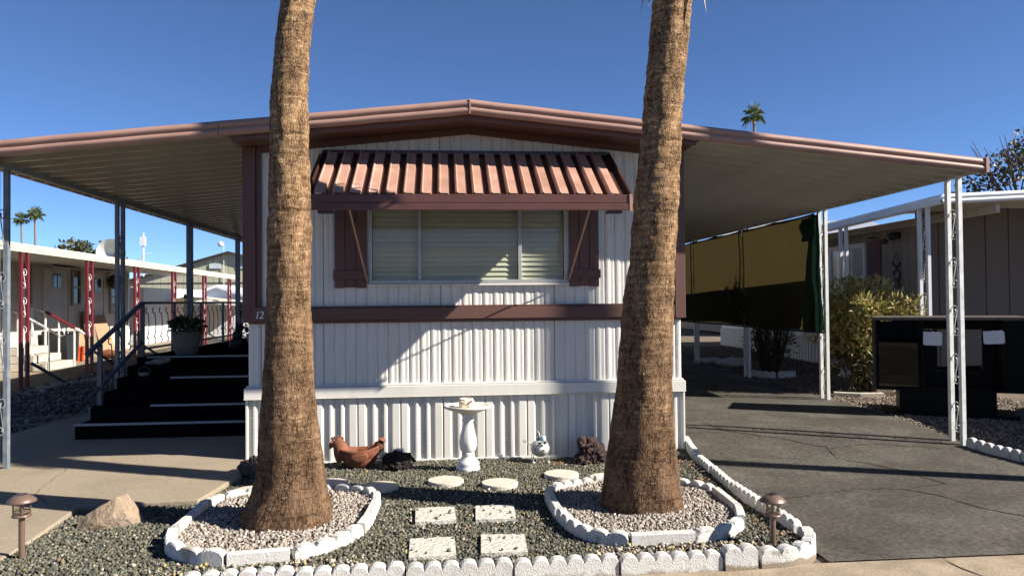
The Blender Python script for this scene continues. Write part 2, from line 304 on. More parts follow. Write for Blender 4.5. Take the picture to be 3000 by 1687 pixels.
WL = {}
def link(name, me, parent=None, loc=(0, 0, 0), rot=(0, 0, 0)):
    o = bpy.data.objects.new(name, me); COL.objects.link(o); o.location = loc; o.rotation_euler = rot
    if parent: o.parent = parent; WL[o.name] = WL.get(parent.name, (0, 0, 0))
    return o
def thing(name, label, cat, loc=(0, 0, 0), group=None, rotz=0.0):
    o = bpy.data.objects.new(name, None); COL.objects.link(o); o.location = loc; o.rotation_euler = (0, 0, rotz); o.empty_display_size = 0.1
    o['label'] = label; o['category'] = cat
    if group: o['group'] = group
    WL[o.name] = tuple(loc); return o
def sub(name, parent, loc=None):
    o = bpy.data.objects.new(name, None); COL.objects.link(o); o.parent = parent; WL[o.name] = WL.get(parent.name, (0, 0, 0)); o.empty_display_size = 0.05; return o
def part(mb, name, m, parent, smooth=False, bevel=0.0, world=True, seg=1):
    me = mb.mesh(name, m, smooth, WL.get(parent.name, (0, 0, 0)) if world else (0, 0, 0))
    o = link(name, me, parent)
    if bevel: add_bevel(o, bevel, seg)
    return o
def add_bevel(o, w, seg=1):
    b = o.modifiers.new('bevel', 'BEVEL'); b.width = w; b.segments = seg; b.limit_method = 'ANGLE'; b.angle_limit = R(40)
def solo(mb, name, m, label, cat, loc=None, group=None, smooth=False, bevel=0.0, rotz=0.0, world=False, seg=1):
    me = mb.mesh(name, m, smooth, loc if (world and loc) else (0, 0, 0)); o = link(name, me, None, loc or (0, 0, 0), (0, 0, rotz)); o['label'] = label; o['category'] = cat
    if group: o['group'] = group
    if bevel: add_bevel(o, bevel, seg)
    WL[o.name] = tuple(loc or (0, 0, 0)); return o
def struct(mb, name, m, smooth=False, label=None):
    o = link(name, mb.mesh(name, m, smooth)); o['kind'] = 'structure'
    if label: o['label'] = label
    WL[o.name] = (0, 0, 0); return o
def copy_tree(o, parent=None):
    c = o.copy(); COL.objects.link(c); c.parent = parent
    for ch in list(o.children): copy_tree(ch, c)
    return c
def np_mesh(name, V, F, m, colors=None):
    """V (n,3) array, F (k,3|4) array; optional per-vertex colours"""
    me = bpy.data.meshes.new(name); k = F.shape[1]
    me.vertices.add(len(V)); me.vertices.foreach_set('co', V.astype(np.float32).ravel())
    me.loops.add(F.size); me.loops.foreach_set('vertex_index', F.astype(np.int32).ravel())
    me.polygons.add(len(F)); me.polygons.foreach_set('loop_start', np.arange(0, F.size, k, dtype=np.int32))
    me.update(calc_edges=True)
    if colors is not None:
        a = me.color_attributes.new('Col', 'FLOAT_COLOR', 'POINT'); c4 = np.ones((len(V), 4), np.float32); c4[:, :3] = colors; a.data.foreach_set('color', c4.ravel())
    me.materials.append(m); me.validate(); return me

# ------------------------------------------------------------------ ground levels
D = 7.467                      # front wall plane of the home
XL, XR = -1.8875, 2.3825
XM = (XL + XR) / 2
def interp(y, tab):
    for (a, za), (b, zb) in zip(tab, tab[1:]):
        if y <= b: return za + (zb - za) * (max(y, a) - a) / (b - a)
    return tab[-1][1] + 0.0139 * (y - tab[-1][0])
DRV = [(3.0, -0.165), (4.4, -0.150), (5.5, -0.125), (7.0, -0.100), (8.3, 0.012), (9.0, 0.022)]
SLB = [(3.0, -0.13), (4.4, -0.095), (6.0, -0.072), (7.4, -0.050), (8.5, 0.010), (9.2, 0.024)]
def zd(y): return interp(y, DRV)
def zs(y): return interp(y, SLB)
YARD = -0.112

m = MB(); m.add([(-600, -600, -0.24), (600, -600, -0.24), (600, 900, -0.24), (-600, 900, -0.24)], [(0, 1, 2, 3)])
struct(m, 'ground', M_DIRT)
# raised lot ground behind and beside (left lot, right lot) following the slope of the plots
m = MB(); ys = [4.45, 6, 7.4, 8.5, 9.2, 14, 20, 30, 60]
m.grid([[(-60, y, zs(y) - 0.05), (-7.2, y, zs(y) - 0.05), (-1.0, y, zs(y) - 0.05)] for y in ys]); struct(m, 'side_gravel_ground', M_DIRT)
m = MB(); m.grid([[(2.2, y, zd(y) - 0.02), (5.2, y, zd(y) - 0.02), (60, y, zd(y) - 0.02 + 0.0)] for y in ys]); struct(m, 'carport_side_ground', M_DIRT)
# driveway
def strip(xl, xr, z, y0, y1, n, dz=0.0):
    g = MB(); rows = []
    for i in range(n + 1):
        y = y0 + (y1 - y0) * i / n; a, b = xl(y), xr(y)
        rows.append([(a + (b - a) * j / 8, y, z(y) + dz) for j in range(9)])
    return g.grid(rows)
drive = struct(strip(lambda y: 2.30 if y < 7.4 else 2.40, lambda y: 5.32 if y > 6.4 else 5.32 + (6.4 - y) * 0.4, zd, 4.42, 24, 60), 'driveway', M_ASPH)
# gutter and street
m = MB(); m.grid([[(x, 4.40, -0.150), (x, 3.60, -0.185)] for x in np.linspace(-25, 25, 60)])
gut = struct(m, 'street_gutter', M_CONCE)
m = MB(); m.grid([[(x, 3.60, -0.19), (x, -8, -0.20)] for x in np.linspace(-200, 200, 12)]); struct(m, 'street', M_ASPH)
# cracks on the driveway
def ribbon(pts, w, zf, seed):
    g = MB(); rnd = random.Random(seed); rows = []; fine = []
    for (a, b) in zip(pts, pts[1:]):
        k = max(2, int(math.dist(a, b) / 0.035))
        for i in range(k): fine.append((a[0] + (b[0] - a[0]) * i / k, a[1] + (b[1] - a[1]) * i / k))
    ph = rnd.random() * 50
    for i, (x, y) in enumerate(fine):
        ox = 0.05 * noise.noise((i * 0.12, ph, 0)) + 0.02 * noise.noise((i * 0.5, ph, 3)); oy = 0.06 * noise.noise((i * 0.12, ph, 9)) + 0.025 * noise.noise((i * 0.6, ph, 5))
        ww = w * (0.25 + 1.1 * abs(noise.noise((i * 0.3, ph, 7)))) + 0.001
        rows.append([(x + ox - ww * 0.4, y + oy - ww * 0.5, zf(y + oy) + 0.003), (x + ox + ww * 0.4, y + oy + ww * 0.5, zf(y + oy) + 0.003)])
    return g.grid(rows)
CR = [[(2.95, 8.55), (3.05, 8.1), (3.5, 7.75), (3.85, 7.35), (3.75, 7.05), (4.0, 6.55), (4.15, 6.0), (3.75, 5.9), (3.95, 5.4), (4.1, 5.1), (4.4, 4.75)],
      [(3.75, 5.9), (3.3, 5.95), (2.9, 5.8), (2.4, 5.75)], [(3.85, 7.35), (4.4, 7.45), (5.0, 7.25)], [(2.45, 7.0), (2.95, 7.12), (3.4, 7.0)],
      [(3.05, 8.1), (2.7, 8.0), (2.45, 8.15)], [(2.6, 8.9), (2.95, 8.7), (3.4, 8.75)]]
for i, c in enumerate(CR): part(ribbon(c, 0.030 if i == 0 else 0.014, zd, i), 'crack', M_CRACK, drive, world=False)
def zg(y): return -0.150 - 0.0438 * (4.40 - y)
for i, xj in enumerate((3.0, 0.4, -2.2)): part(ribbon([(xj, 4.39), (xj + .06, 4.1), (xj + .12, 3.65)], 0.014, zg, 70 + i), 'crack', M_CRACK, gut, world=False)
# concrete patio slab with a real edge
poly = [(-1.80, 7.9), (-1.79, 6.83), (-1.90, 6.08), (-2.33, 6.05), (-2.74, 5.98), (-2.68, 5.21), (-2.66, 4.42), (-6.4, 4.42), (-5.5, 7.0), (-4.80, 8.9), (-4.62, 10.5), (-4.5, 18), (-1.80, 18)]
def slab_mesh():
    bm = bmesh.new(); vs = [bm.verts.new((x, y, 0)) for x, y in poly]; f = bm.faces.new(vs)
    bmesh.ops.triangulate(bm, faces=[f]); 
    for cut in list(np.arange(4.7, 10.6, 0.3)):
        bmesh.ops.bisect_plane(bm, geom=bm.verts[:] + bm.edges[:] + bm.faces[:], plane_co=(0, cut, 0), plane_no=(0, 1, 0))
    for v in bm.verts: v.co.z = zs(v.co.y)
    r = bmesh.ops.extrude_face_region(bm, geom=bm.faces[:])
    for g in r['geom']:
        if isinstance(g, bmesh.types.BMVert): g.co.z -= 0.16
    bmesh.ops.recalc_face_normals(bm, faces=bm.faces)
    me = bpy.data.meshes.new('patio_slab'); bm.to_mesh(me); bm.free(); me.materials.append(M_CONC); return me
slab = link('patio_slab', slab_mesh()); slab['kind'] = 'structure'; WL[slab.name] = (0, 0, 0); add_bevel(slab, 0.012, 2)
for i, c in enumerate([[(-3.45, 7.32), (-3.40, 7.1), (-3.32, 6.7), (-3.25, 6.35), (-3.02, 6.1), (-2.75, 6.0)], [(-4.5, 8.2), (-3.9, 8.15), (-3.2, 8.2)]]):
    part(ribbon(c, 0.006, zs, 40 + i), 'crack', M_CRACK, slab, world=False)
# yard bed
m = MB(); m.grid([[(x, y, YARD - 0.006) for x in np.linspace(-2.75, min(2.30, 2.0 + (y - 4.38) * .9), 30)] for y in np.linspace(4.38, 7.46, 20)]); struct(m, 'yard', M_YARD)

# ------------------------------------------------------------------ loose gravel
ICO = np.array([(1, 0, 0), (-1, 0, 0), (0, 1, 0), (0, -1, 0), (0, 0, 1), (0, 0, -1)], float)
ICF = np.array([(0, 2, 4), (2, 1, 4), (1, 3, 4), (3, 0, 4), (2, 0, 5), (1, 2, 5), (3, 1, 5), (0, 3, 5)])
CUB = np.array([(-1, -1, -1), (1, -1, -1), (1, 1, -1), (-1, 1, -1), (-1, -1, 1), (1, -1, 1), (1, 1, 1), (-1, 1, 1)], float) * 0.62
CUF = np.array([(0, 3, 2), (0, 2, 1), (4, 5, 6), (4, 6, 7), (0, 1, 5), (0, 5, 4), (1, 2, 6), (1, 6, 5), (2, 3, 7), (2, 7, 6), (3, 0, 4), (3, 4, 7)])
def gravel(name, pts, zf, smin, smax, pal, wts, label, cat='gravel', jitter=0.35, flat=0.75, shape='cube', sink=0.15):
    n = len(pts); base, fc = (CUB, CUF) if shape == 'cube' else (ICO, ICF)
    nv = len(base); s = rng.uniform(smin, smax, n) * 0.5 * rng.choice([0.8, 1.0, 1.25], n)
    V = base[None] * (1 + rng.uniform(-jitter, jitter, (n, nv, 3))) ; V *= np.stack([s * rng.uniform(.8, 1.3, n), s * rng.uniform(.8, 1.3, n), s * flat * rng.uniform(.8, 1.2, n)], 1)[:, None]
    q = rng.normal(size=(n, 4)); q /= np.linalg.norm(q, axis=1)[:, None]; w, x, y, z = q.T
    Rm = np.stack([np.stack([1 - 2 * (y * y + z * z), 2 * (x * y - z * w), 2 * (x * z + y * w)], -1), np.stack([2 * (x * y + z * w), 1 - 2 * (x * x + z * z), 2 * (y * z - x * w)], -1),
                   np.stack([2 * (x * z - y * w), 2 * (y * z + x * w), 1 - 2 * (x * x + y * y)], -1)], 1)
    V = np.einsum('nij,nkj->nki', Rm, V); V[:, :, 0] += pts[:, 0, None]; V[:, :, 1] += pts[:, 1, None]
    V[:, :, 2] += (np.array([zf(a, b) for a, b in pts]) + s * (0.5 - sink) + rng.uniform(0, 0.35, n) * s)[:, None]
    F = (fc[None] + (np.arange(n) * nv)[:, None, None]).reshape(-1, 3)
    pal = np.array(pal); c = pal[rng.choice(len(pal), n, p=np.array(wts) / sum(wts))] * rng.uniform(0.75, 1.25, (n, 1))
    me = np_mesh(name, V.reshape(-1, 3), F, M_GRAVEL, np.repeat(c, nv, 0)); o = link(name, me); o['kind'] = 'stuff'; o['label'] = label; o['category'] = cat; return o
def inpoly(P, pg):
    x, y = P[:, 0], P[:, 1]; r = np.zeros(len(P), bool); j = len(pg) - 1
    for i in range(len(pg)):
        xi, yi = pg[i]; xj, yj = pg[j]; c = ((yi > y) != (yj > y)) & (x < (xj - xi) * (y - yi) / (yj - yi + 1e-12) + xi); r ^= c; j = i
    return r
RING1 = [(-1.31, 4.64), (-0.93, 4.70), (-0.68, 4.87), (-0.55, 5.18), (-0.54, 5.45), (-0.52, 5.95), (-0.63, 6.14), (-0.87, 6.26), (-1.25, 6.30), (-1.58, 6.17), (-1.72, 6.05), (-1.79, 5.85), (-1.77, 5.50), (-1.77, 5.14), (-1.66, 4.84), (-1.49, 4.68)]
RING2 = [(1.14, 4.72), (1.58, 4.73), (1.79, 4.79), (1.93, 4.91), (2.02, 5.05), (2.07, 5.33), (2.08, 5.75), (2.03, 5.93), (1.94, 6.05), (1.62, 6.28), (1.32, 6.30), (1.14, 6.17), (0.97, 6.12), (0.84, 6.03), (0.79, 5.85), (0.78, 5.57), (0.80, 5.20), (0.85, 4.96), (0.95, 4.80)]
SQUARES = [(-0.075, 5.50), (0.355, 5.50), (-0.085, 4.77), (0.36, 4.79)]
ROUNDS = [(0.0, 6.50), (0.45, 6.35), (1.01, 6.61), (1.38, 6.43), (-0.54, 6.37), (-0.97, 6.53), (-1.56, 6.35)]
DEDGE = [(2.43, 7.62), (2.39, 7.30), (2.33, 6.74), (2.285, 6.08), (2.265, 5.58), (2.25, 5.20)]
def gpts(x0, x1, y0, y1, per_m2):
    n = int((x1 - x0) * (y1 - y0) * per_m2); return np.stack([rng.uniform(x0, x1, n), rng.uniform(y0, y1, n)], 1)
def zyard(x, y): return YARD + 0.008 * noise.noise((x * 1.7, y * 1.7, 0)) + max(0, x - 1.6) * 0.05 * max(0, min(1, (y - 5.8)))
P = gpts(-2.72, 2.30, 4.33, 7.45, 5600)
YPOLY = [(-2.72, 4.42), (1.85, 4.425), (2.03, 4.44), (2.18, 4.53), (2.27, 4.70), (2.28, 4.84), (2.25, 5.40), (2.26, 5.95), (2.29, 6.50), (2.335, 7.05), (2.38, 7.40), (2.38, 7.46), (-2.72, 7.46)]
P = P[inpoly(P, YPOLY) & ~inpoly(P, poly) & ~inpoly(P, RING1) & ~inpoly(P, RING2)]
keep = np.ones(len(P), bool)
for cx, cy in ROUNDS: keep &= (P[:, 0] - cx) ** 2 + (P[:, 1] - cy) ** 2 > 0.145 ** 2
for cx, cy in SQUARES: keep &= ~((abs(P[:, 0] - cx) < 0.135) & (abs(P[:, 1] - cy) < 0.17))
gravel('yard_gravel', P[keep], zyard, 0.012, 0.025, [(0.124, 0.121, 0.089), (0.085, 0.086, 0.064), (0.16, 0.15, 0.113), (0.055, 0.056, 0.046), (0.26, 0.235, 0.185), (0.22, 0.16, 0.07)], [5, 5, 3, 3, 1, 0.35],
       'grey green crushed gravel covering the front yard')
P = np.concatenate([p[inpoly(p, rg)] for p, rg in ((gpts(-1.8, -0.45, 4.6, 6.35, 4600), RING1), (gpts(0.7, 2.15, 4.6, 6.35, 4600), RING2))])
PALE = [(0.34, 0.30, 0.255), (0.28, 0.245, 0.21), (0.41, 0.37, 0.32), (0.20, 0.17, 0.145), (0.32, 0.26, 0.215)]
def zring(x, y): return YARD + 0.035 + 0.02 * noise.noise((x * 3, y * 3, 4))
gravel('pale_gravel', P, zring, 0.014, 0.029, PALE, [4, 3, 3, 2, 2], 'pale pinkish pebbles filling the rings around the palms', shape='ico', jitter=0.3, flat=0.85)
# stray pale and yellow stones in the yard
P = np.concatenate([gpts(-1.7, -0.5, 4.43, 4.66, 500), gpts(0.9, 2.0, 4.44, 4.70, 1100), gpts(-0.5, 0.75, 4.5, 6.3, 45), gpts(-2.4, -1.7, 4.5, 5.4, 40)])
gravel('stray_pebbles', P, lambda x, y: zyard(x, y) + 0.012, 0.016, 0.030, PALE + [(0.42, 0.32, 0.13), (0.36, 0.28, 0.12)], [4, 3, 3, 2, 2, 2, 2], 'stray pale and yellowish pebbles scattered over the yard gravel', shape='ico', jitter=0.3)
m = MB()
for rg in (RING1, RING2):
    o0 = len(m.v); m.v.extend([(x, y, YARD + 0.028) for x, y in rg]); m.f.append(tuple(range(o0, o0 + len(rg))))
struct(m, 'ring_bed', mat('pale_gravel_bed', (0.17, 0.14, 0.115), 0.95, 0.4, 60, 1.0, 60, 0.02))
# side gravel
P = gpts(-9.0, -4.5, 7.0, 16, 260); P = P[~inpoly(P, poly)]
P = P[(P[:, 0] > -6.9 + (P[:, 1] - 13) * 0.0)]
gravel('side_gravel', P, lambda x, y: zs(y) - 0.05, 0.03, 0.07, [(0.13, 0.115, 0.10), (0.19, 0.165, 0.14), (0.09, 0.08, 0.07), (0.26, 0.23, 0.2)], [4, 3, 3, 1], 'brown gravel strip beside the concrete patio')
P = np.concatenate([gpts(5.25, 8.0, 6.2, 9.5, 2400), gpts(5.25, 7.7, 9.5, 13, 1100), gpts(5.25, 7.7, 13, 20, 420)])
P = P[P[:, 0] > 5.30 + np.maximum(0, 6.4 - P[:, 1]) * .4]
gravel('carport_gravel', P, lambda x, y: zd(y) - 0.015, 0.014, 0.030, [(0.24, 0.19, 0.15), (0.17, 0.14, 0.11), (0.30, 0.25, 0.20), (0.11, 0.09, 0.07)], [4, 4, 2, 3], 'tan gravel strip between the driveway and the next home')

# ------------------------------------------------------------------ the mobile home
YF = 6.93; RIDGE = 3.28; SLP = 0.101
def ztop(x): return RIDGE - SLP * abs(x - XM)
home = thing('mobile_home', 'white single wide mobile home with brown trim and slatted window awning', 'mobile home', (XM, D, -0.11))
PRO = [(0, 0), (0.10, 0.011), (0.24, 0.0145), (0.40, 0.0145), (0.50, 0.0095), (0.62, 0.0085), (0.80, 0.0105), (0.90, 0.0095), (1.0, 0)]
def siding(x0, x1, zb, zt, pitch=0.1019, y=D, g=None, clip=None):
    g = g or MB(); xs = []
    k = 0; x = x0
    while x < x1 - 1e-6:
        for f, d in PRO[:-1]:
            xx = x + f * pitch
            if xx < x1: xs.append((xx, d))
        x += pitch
    xs.append((x1, 0))
    if clip:
        ins = lambda q: (q, float(np.interp(q, [p[0] for p in xs], [p[1] for p in xs])))
        a, b = max(clip[0], x0), min(clip[1], x1); xs = [ins(a)] + [p for p in xs if a < p[0] < b] + [ins(b)]
    lo = [(x, y - d, zb) for x, d in xs]; hi = [(x, y - d, zt(x) if callable(zt) else zt) for x, d in xs]
    return g.grid([lo, hi])
gab = lambda x: 3.105 - SLP * abs(x - XM)
wallx = [-1.75, -1.16, -0.035, 1.085, 2.205]
for a, b in zip(wallx, wallx[1:]):
    g = MB(); a += .002; b -= .002; w0_, w1_ = -0.712, 1.204
    if b <= w0_ or a >= w1_: siding(a, b, 1.36, gab, g=g)
    else:
        if a < w0_: siding(a, b, 1.36, gab, g=g, clip=(a, w0_))
        if b > w1_: siding(a, b, 1.36, gab, g=g, clip=(w1_, b))
        c = (max(a, w0_), min(b, w1_)); siding(a, b, 1.36, 1.615, g=g, clip=c); part(siding(a, b, 2.655, gab, clip=c), 'siding_panel', M_WHITE, home)
    part(g, 'siding_panel', M_WHITE, home)
part(siding(2.207, 2.31, 1.36, gab), 'siding_panel', M_WHITE, home)
for a, b in zip([-1.868, -1.75, -1.16, -0.035, 1.085, 2.205], [-1.75, -1.16, -0.035, 1.085, 2.205, 2.368]):
    part(siding(a + 0.002, b - 0.002, 0.60, 1.30), 'siding_panel', M_WHITE, home)
# body behind the cladding: side and rear walls, floor
m = MB(); H0 = 0.50
m.grid([[(XL + 0.02, 7.49, 0.4), (XL + 0.02, 24, 0.4)], [(XL + 0.02, 7.49, 2.93), (XL + 0.02, 24, 2.93)]])
m.grid([[(XR - 0.02, 7.49, 0.4), (XR - 0.02, 24, 0.4)], [(XR - 0.02, 7.49, 2.93), (XR - 0.02, 24, 2.93)]])
m.add([(XL + .02, 24, 0.4), (XR - .02, 24, 0.4), (XR - .02, 24, 2.93), (XM, 24, 3.14), (XL + .02, 24, 2.93)], [(0, 1, 2, 3, 4)])
part(m, 'side_wall', M_WHITE, home)
# inner lining behind the window so that the room stays dark
m = MB(); m.box(XL + 0.03, XR - 0.03, 9.0, 9.02, 0.5, 2.9); part(m, 'inner_partition', M_TAN, home)
# roof
m = MB()
for s in (-1, 1):
    e = XM + s * 2.2
    m.add([(XM, YF + .01, RIDGE - .004), (e, YF + .01, ztop(e) - .004), (e, 24.3, ztop(e) - .004), (XM, 24.3, RIDGE - .004), (XM, YF + .01, RIDGE - .05), (e, YF + .01, ztop(e) - .05), (e, 24.3, ztop(e) - .05), (XM, 24.3, RIDGE - .05)],
          [(0, 1, 2, 3), (4, 7, 6, 5), (0, 4, 5, 1), (1, 5, 6, 2), (2, 6, 7, 3), (3, 7, 4, 0)])
part(m, 'roof', M_WTRIM, home)
FPRO = [(0.03, -0.002), (0.0, 0.004), (-0.008, -0.004), (-0.022, -0.016), (-0.026, -0.034), (-0.020, -0.052), (-0.006, -0.061), (-0.006, -0.067), (-0.022, -0.076), (-0.028, -0.094), (-0.022, -0.112), (-0.010, -0.122), (-0.010, -0.132), (0.03, -0.130)]
def fascia(xa, xb, zfun, n=6):
    g = MB(); rows = []
    for i in range(n + 1):
        x = xa + (xb - xa) * i / n
        rows.append([(x, YF + dy, zfun(x) + dz + 0.004 * math.sin(x * 9) * (0.4)) for dy, dz in FPRO])
    return g.grid(rows)
XJL, XJR = -1.98, 2.50
for a, b in ((XJL, XM - 0.003), (XM + 0.003, XJR)): part(fascia(a, b, ztop, 8), 'fascia', M_FASCIA, home, smooth=True)
m = MB(); m.prism([(YF - 0.031, 0.006), (YF - 0.031, -0.134), (YF - 0.01, -0.134), (YF - 0.01, 0.006)], lambda p, t: (t, p[0], RIDGE + p[1]), XM - 0.006, XM + 0.006); part(m, 'ridge_cap', M_FASCIA, home)
m = MB()
for s in (-1, 1):
    e = XM + s * 2.165
    m.add([(XM, YF + .02, RIDGE - .135), (e, YF + .02, ztop(e) - .135), (e, D, ztop(e) - .140), (XM, D, RIDGE - .140)], [(0, 1, 2, 3)])
part(m, 'soffit', M_BROWN, home)
for s in (-1, 1):                         # raking boards on the gable and a small lip under the fascia
    e = XM + s * 2.14
    m = MB(); m.add([(XM + s * .002, D - .035, RIDGE - .142), (e, D - .035, ztop(e) - .142), (e, D - .035, ztop(e) - .205), (XM + s * .002, D - .035, RIDGE - .205),
                     (XM + s * .002, D, RIDGE - .142), (e, D, ztop(e) - .142), (e, D, ztop(e) - .205), (XM + s * .002, D, RIDGE - .205)],
                    [(0, 1, 2, 3), (4, 7, 6, 5), (0, 4, 5, 1), (1, 5, 6, 2), (2, 6, 7, 3), (3, 7, 4, 0)])
    part(m, 'gable_board', M_BROWN, home)
    m = MB(); m.add([(XM + s * .002, YF + .05, RIDGE - .137), (e, YF + .05, ztop(e) - .137), (e, YF + .05, ztop(e) - .172), (XM + s * .002, YF + .05, RIDGE - .172),
                     (XM + s * .002, YF + .075, RIDGE - .137), (e, YF + .075, ztop(e) - .137), (e, YF + .075, ztop(e) - .172), (XM + s * .002, YF + .075, RIDGE - .172)],
                    [(0, 1, 2, 3), (4, 7, 6, 5), (0, 4, 5, 1), (1, 5, 6, 2), (2, 6, 7, 3), (3, 7, 4, 0)])
    part(m, 'soffit_trim', M_BROWN, home)
# corner posts, belt and ledge
m = MB(); m.box(-1.905, -1.785, D - .072, D + .10, 1.252, 2.925); part(m, 'corner_post', M_BROWNV, home, bevel=.004)
m = MB(); m.box(-1.783, -1.738, D - .045, D + .02, 1.385, 2.945); part(m, 'corner_trim', M_BROWNV, home, bevel=.003)
m = MB(); m.box(2.295, 2.400, D - .072, D + .10, 1.252, 2.925); part(m, 'corner_post', M_BROWNV, home, bevel=.004)
m = MB(); m.box(-1.783, 2.293, D - .070, D + .01, 1.268, 1.382); part(m, 'belt_board', M_BROWN, home, bevel=.004)
m = MB(); m.box(-1.783, 2.293, D - .050, D + .005, 1.384, 1.402); part(m, 'belt_cap', M_BROWN, home, bevel=.003)
m = MB(); m.box(-1.86, 2.36, D - .045, D + .005, 1.238, 1.266); part(m, 'belt_trim', M_BROWN, home, bevel=.003)
m = MB(); m.box(-1.90, 2.395, D - .055, D + .03, 0.528, 0.628); m.box(-1.905, 2.40, D - .062, D + .03, 0.520, 0.5275)
lg = part(m, 'ledge', M_SKIRT, home, bevel=.004)
m = MB(); m.box(-1.885, 2.38, D - .035, D + .02, 0.630, 0.648); part(m, 'ledge_bead', M_SKIRT, home, bevel=.005)
# skirting: 0.41 m vinyl panels with a perforated strip each
SP = [(0.000, 0.0), (0.052, 0.0), (0.060, 0.022), (0.078, 0.022), (0.094, 0.0), (0.130, 0.0), (0.142, 0.022), (0.205, 0.022), (0.222, 0.006), (0.228, 0.022), (0.285, 0.022), (0.302, 0.0), (0.352, 0.0), (0.364, 0.022), (0.382, 0.022), (0.398, 0.0), (0.4095, 0.0)]
YS = D - 0.004
def skirt_piece(x0, zb, zt, xmax):
    pan = MB(); vent = MB(); pts = [(x0 + x, YS - d) for x, d in SP if x0 + x <= xmax + 1e-6]
    if len(pts) < 3: return None
    pan.grid([[(x, y, zb) for x, y in pts[1:]], [(x, y, zt) for x, y in pts[1:]]])
    vent.add([(pts[0][0], YS - .0, zb), (pts[1][0], YS - .0, zb), (pts[1][0], YS, zt), (pts[0][0], YS, zt)], [(0, 1, 2, 3)])
    return pan, vent
x = -1.878
while x < 2.37:
    r = skirt_piece(x, -0.10 if x < 1.9 else -0.06, 0.524, 2.378)
    if r:
        po = part(r[0], 'skirting_panel', M_SKIRT, home); part(r[1], 'vent_strip', M_DOTS, po)
    x += 0.4105
m = MB(); m.box(-1.80, 1.95, D - .036, D + .02, -0.145, -0.085); part(m, 'bottom_rail', M_SKIRT, home, bevel=.004)
for xa, xb in ((XL - .004, XL + .02), (2.372, 2.392)): m = MB(); m.box(xa, xb, D - .03, D + .06, -0.06, 0.524); part(m, 'skirting_corner', M_SKIRT, home, bevel=.003)
# house number board
m = MB(); m.box(-1.815, -1.52, D - .088, D - .0725, 1.262, 1.398); nb = part(m, 'number_board', M_BROWN, home, bevel=.003)
for ch, xo in (('1', -1.792), ('2', -1.752)):
    c = bpy.data.curves.new('digit', 'FONT'); c.body = ch; c.size = 0.098; c.extrude = 0.002; c.shear = 0.18; c.materials.append(M_DIGIT)
    tmp = bpy.data.objects.new('digit_curve', c); COL.objects.link(tmp); bpy.context.view_layer.update()
    dme = bpy.data.meshes.new_from_object(tmp.evaluated_get(bpy.context.evaluated_depsgraph_get())); bpy.data.objects.remove(tmp)
    d = link('digit', dme, nb); d.rotation_euler = (R(90), 0, 0)
    w0 = WL[home.name]; d.location = (xo - w0[0], D - .0905 - w0[1], 1.292 - w0[2])
# window
WX0, WX1, WZ0, WZ1 = -0.722, 1.214, 1.612, 2.66
win = sub('window', home)
m = MB(); m.box(WX0, WX1, D - .045, D + .02, WZ0, WZ0 + .035); m.box(WX0, WX1, D - .045, D + .02, WZ1 - .03, WZ1)
m.box(WX0, WX0 + .03, D - .045, D + .02, WZ0 + .036, WZ1 - .031); m.box(WX1 - .03, WX1, D - .045, D + .02, WZ0 + .036, WZ1 - .031)
part(m, 'frame', M_ALU, win, bevel=.003)
MU = [WX0 + .03, -0.235, 0.745, WX1 - .03]
for xm in MU[1:3]:
    m = MB(); m.box(xm - .018, xm + .018, D - .040, D + .015, WZ0 + .036, WZ1 - .031); part(m, 'mullion', M_ALU, win, bevel=.003)
m = MB(); m.box(WX0 - .02, WX1 + .02, D - .052, D - .005, WZ0 - .022, WZ0 - .002); part(m, 'sill', M_SKIRT, win, bevel=.003)
for i in range(3):
    a = MU[i] + (0.018 if i else 0); b = MU[i + 1] - (0.018 if i < 2 else 0); z = 0.003 * (1 - abs(i - 1))
    m = MB(); m.box(a, b, D - .018 + z, D - .014 + z, WZ0 + .036, WZ1 - .031); part(m, 'pane', M_GLASS, win)
    pitch = 0.0485; zz = WZ0 + .05
    sl = MB(); sl.add([(a + .004, -.023, -.0135), (b - .004, -.023, -.0135), (b - .004, 0, 0.004), (a + .004, 0, 0.004), (b - .004, .022, 0.0175), (a + .004, .022, 0.0175)], [(0, 1, 2, 3), (3, 2, 4, 5)])
    w0 = WL[home.name]; me = MB(); me.v = [(x, y - .0, z) for x, y, z in sl.v]; me.f = sl.f
    meh = me.mesh('slat', M_BLIND, False, (w0[0], 0, 0))
    while zz < WZ1 - 0.05:
        o = link('slat', meh, win); o.location = (0, D + .006 - w0[1], zz - w0[2]); o.rotation_euler = (R(34) + .05 * math.sin(zz * 37 + i), .002 * math.sin(zz * 61), 0); zz += pitch
# shutters
def shutter(x0, x1):
    s = sub('shutter', home); n = 3; w = (x1 - x0) / n
    for k in range(n):
        m = MB(); m.box(x0 + k * w + .004, x0 + (k + 1) * w - .004, D - .038, D - .012, 1.575 + .006 * (k % 2), 2.66); part(m, 'board', M_BROWNV, s, bevel=.003)
        if k: m = MB(); m.box(x0 + k * w - .004, x0 + k * w + .004, D - .028, D - .012, 1.59, 2.66); part(m, 'groove_strip', M_BROWNV, s)
    for zb in (1.655, 2.52): m = MB(); m.box(x0 - .008, x1 + .008, D - .058, D - .039, zb, zb + .088); part(m, 'batten', M_BROWN, s, bevel=.003)
shutter(-1.052, -0.745); shutter(1.238, 1.538)
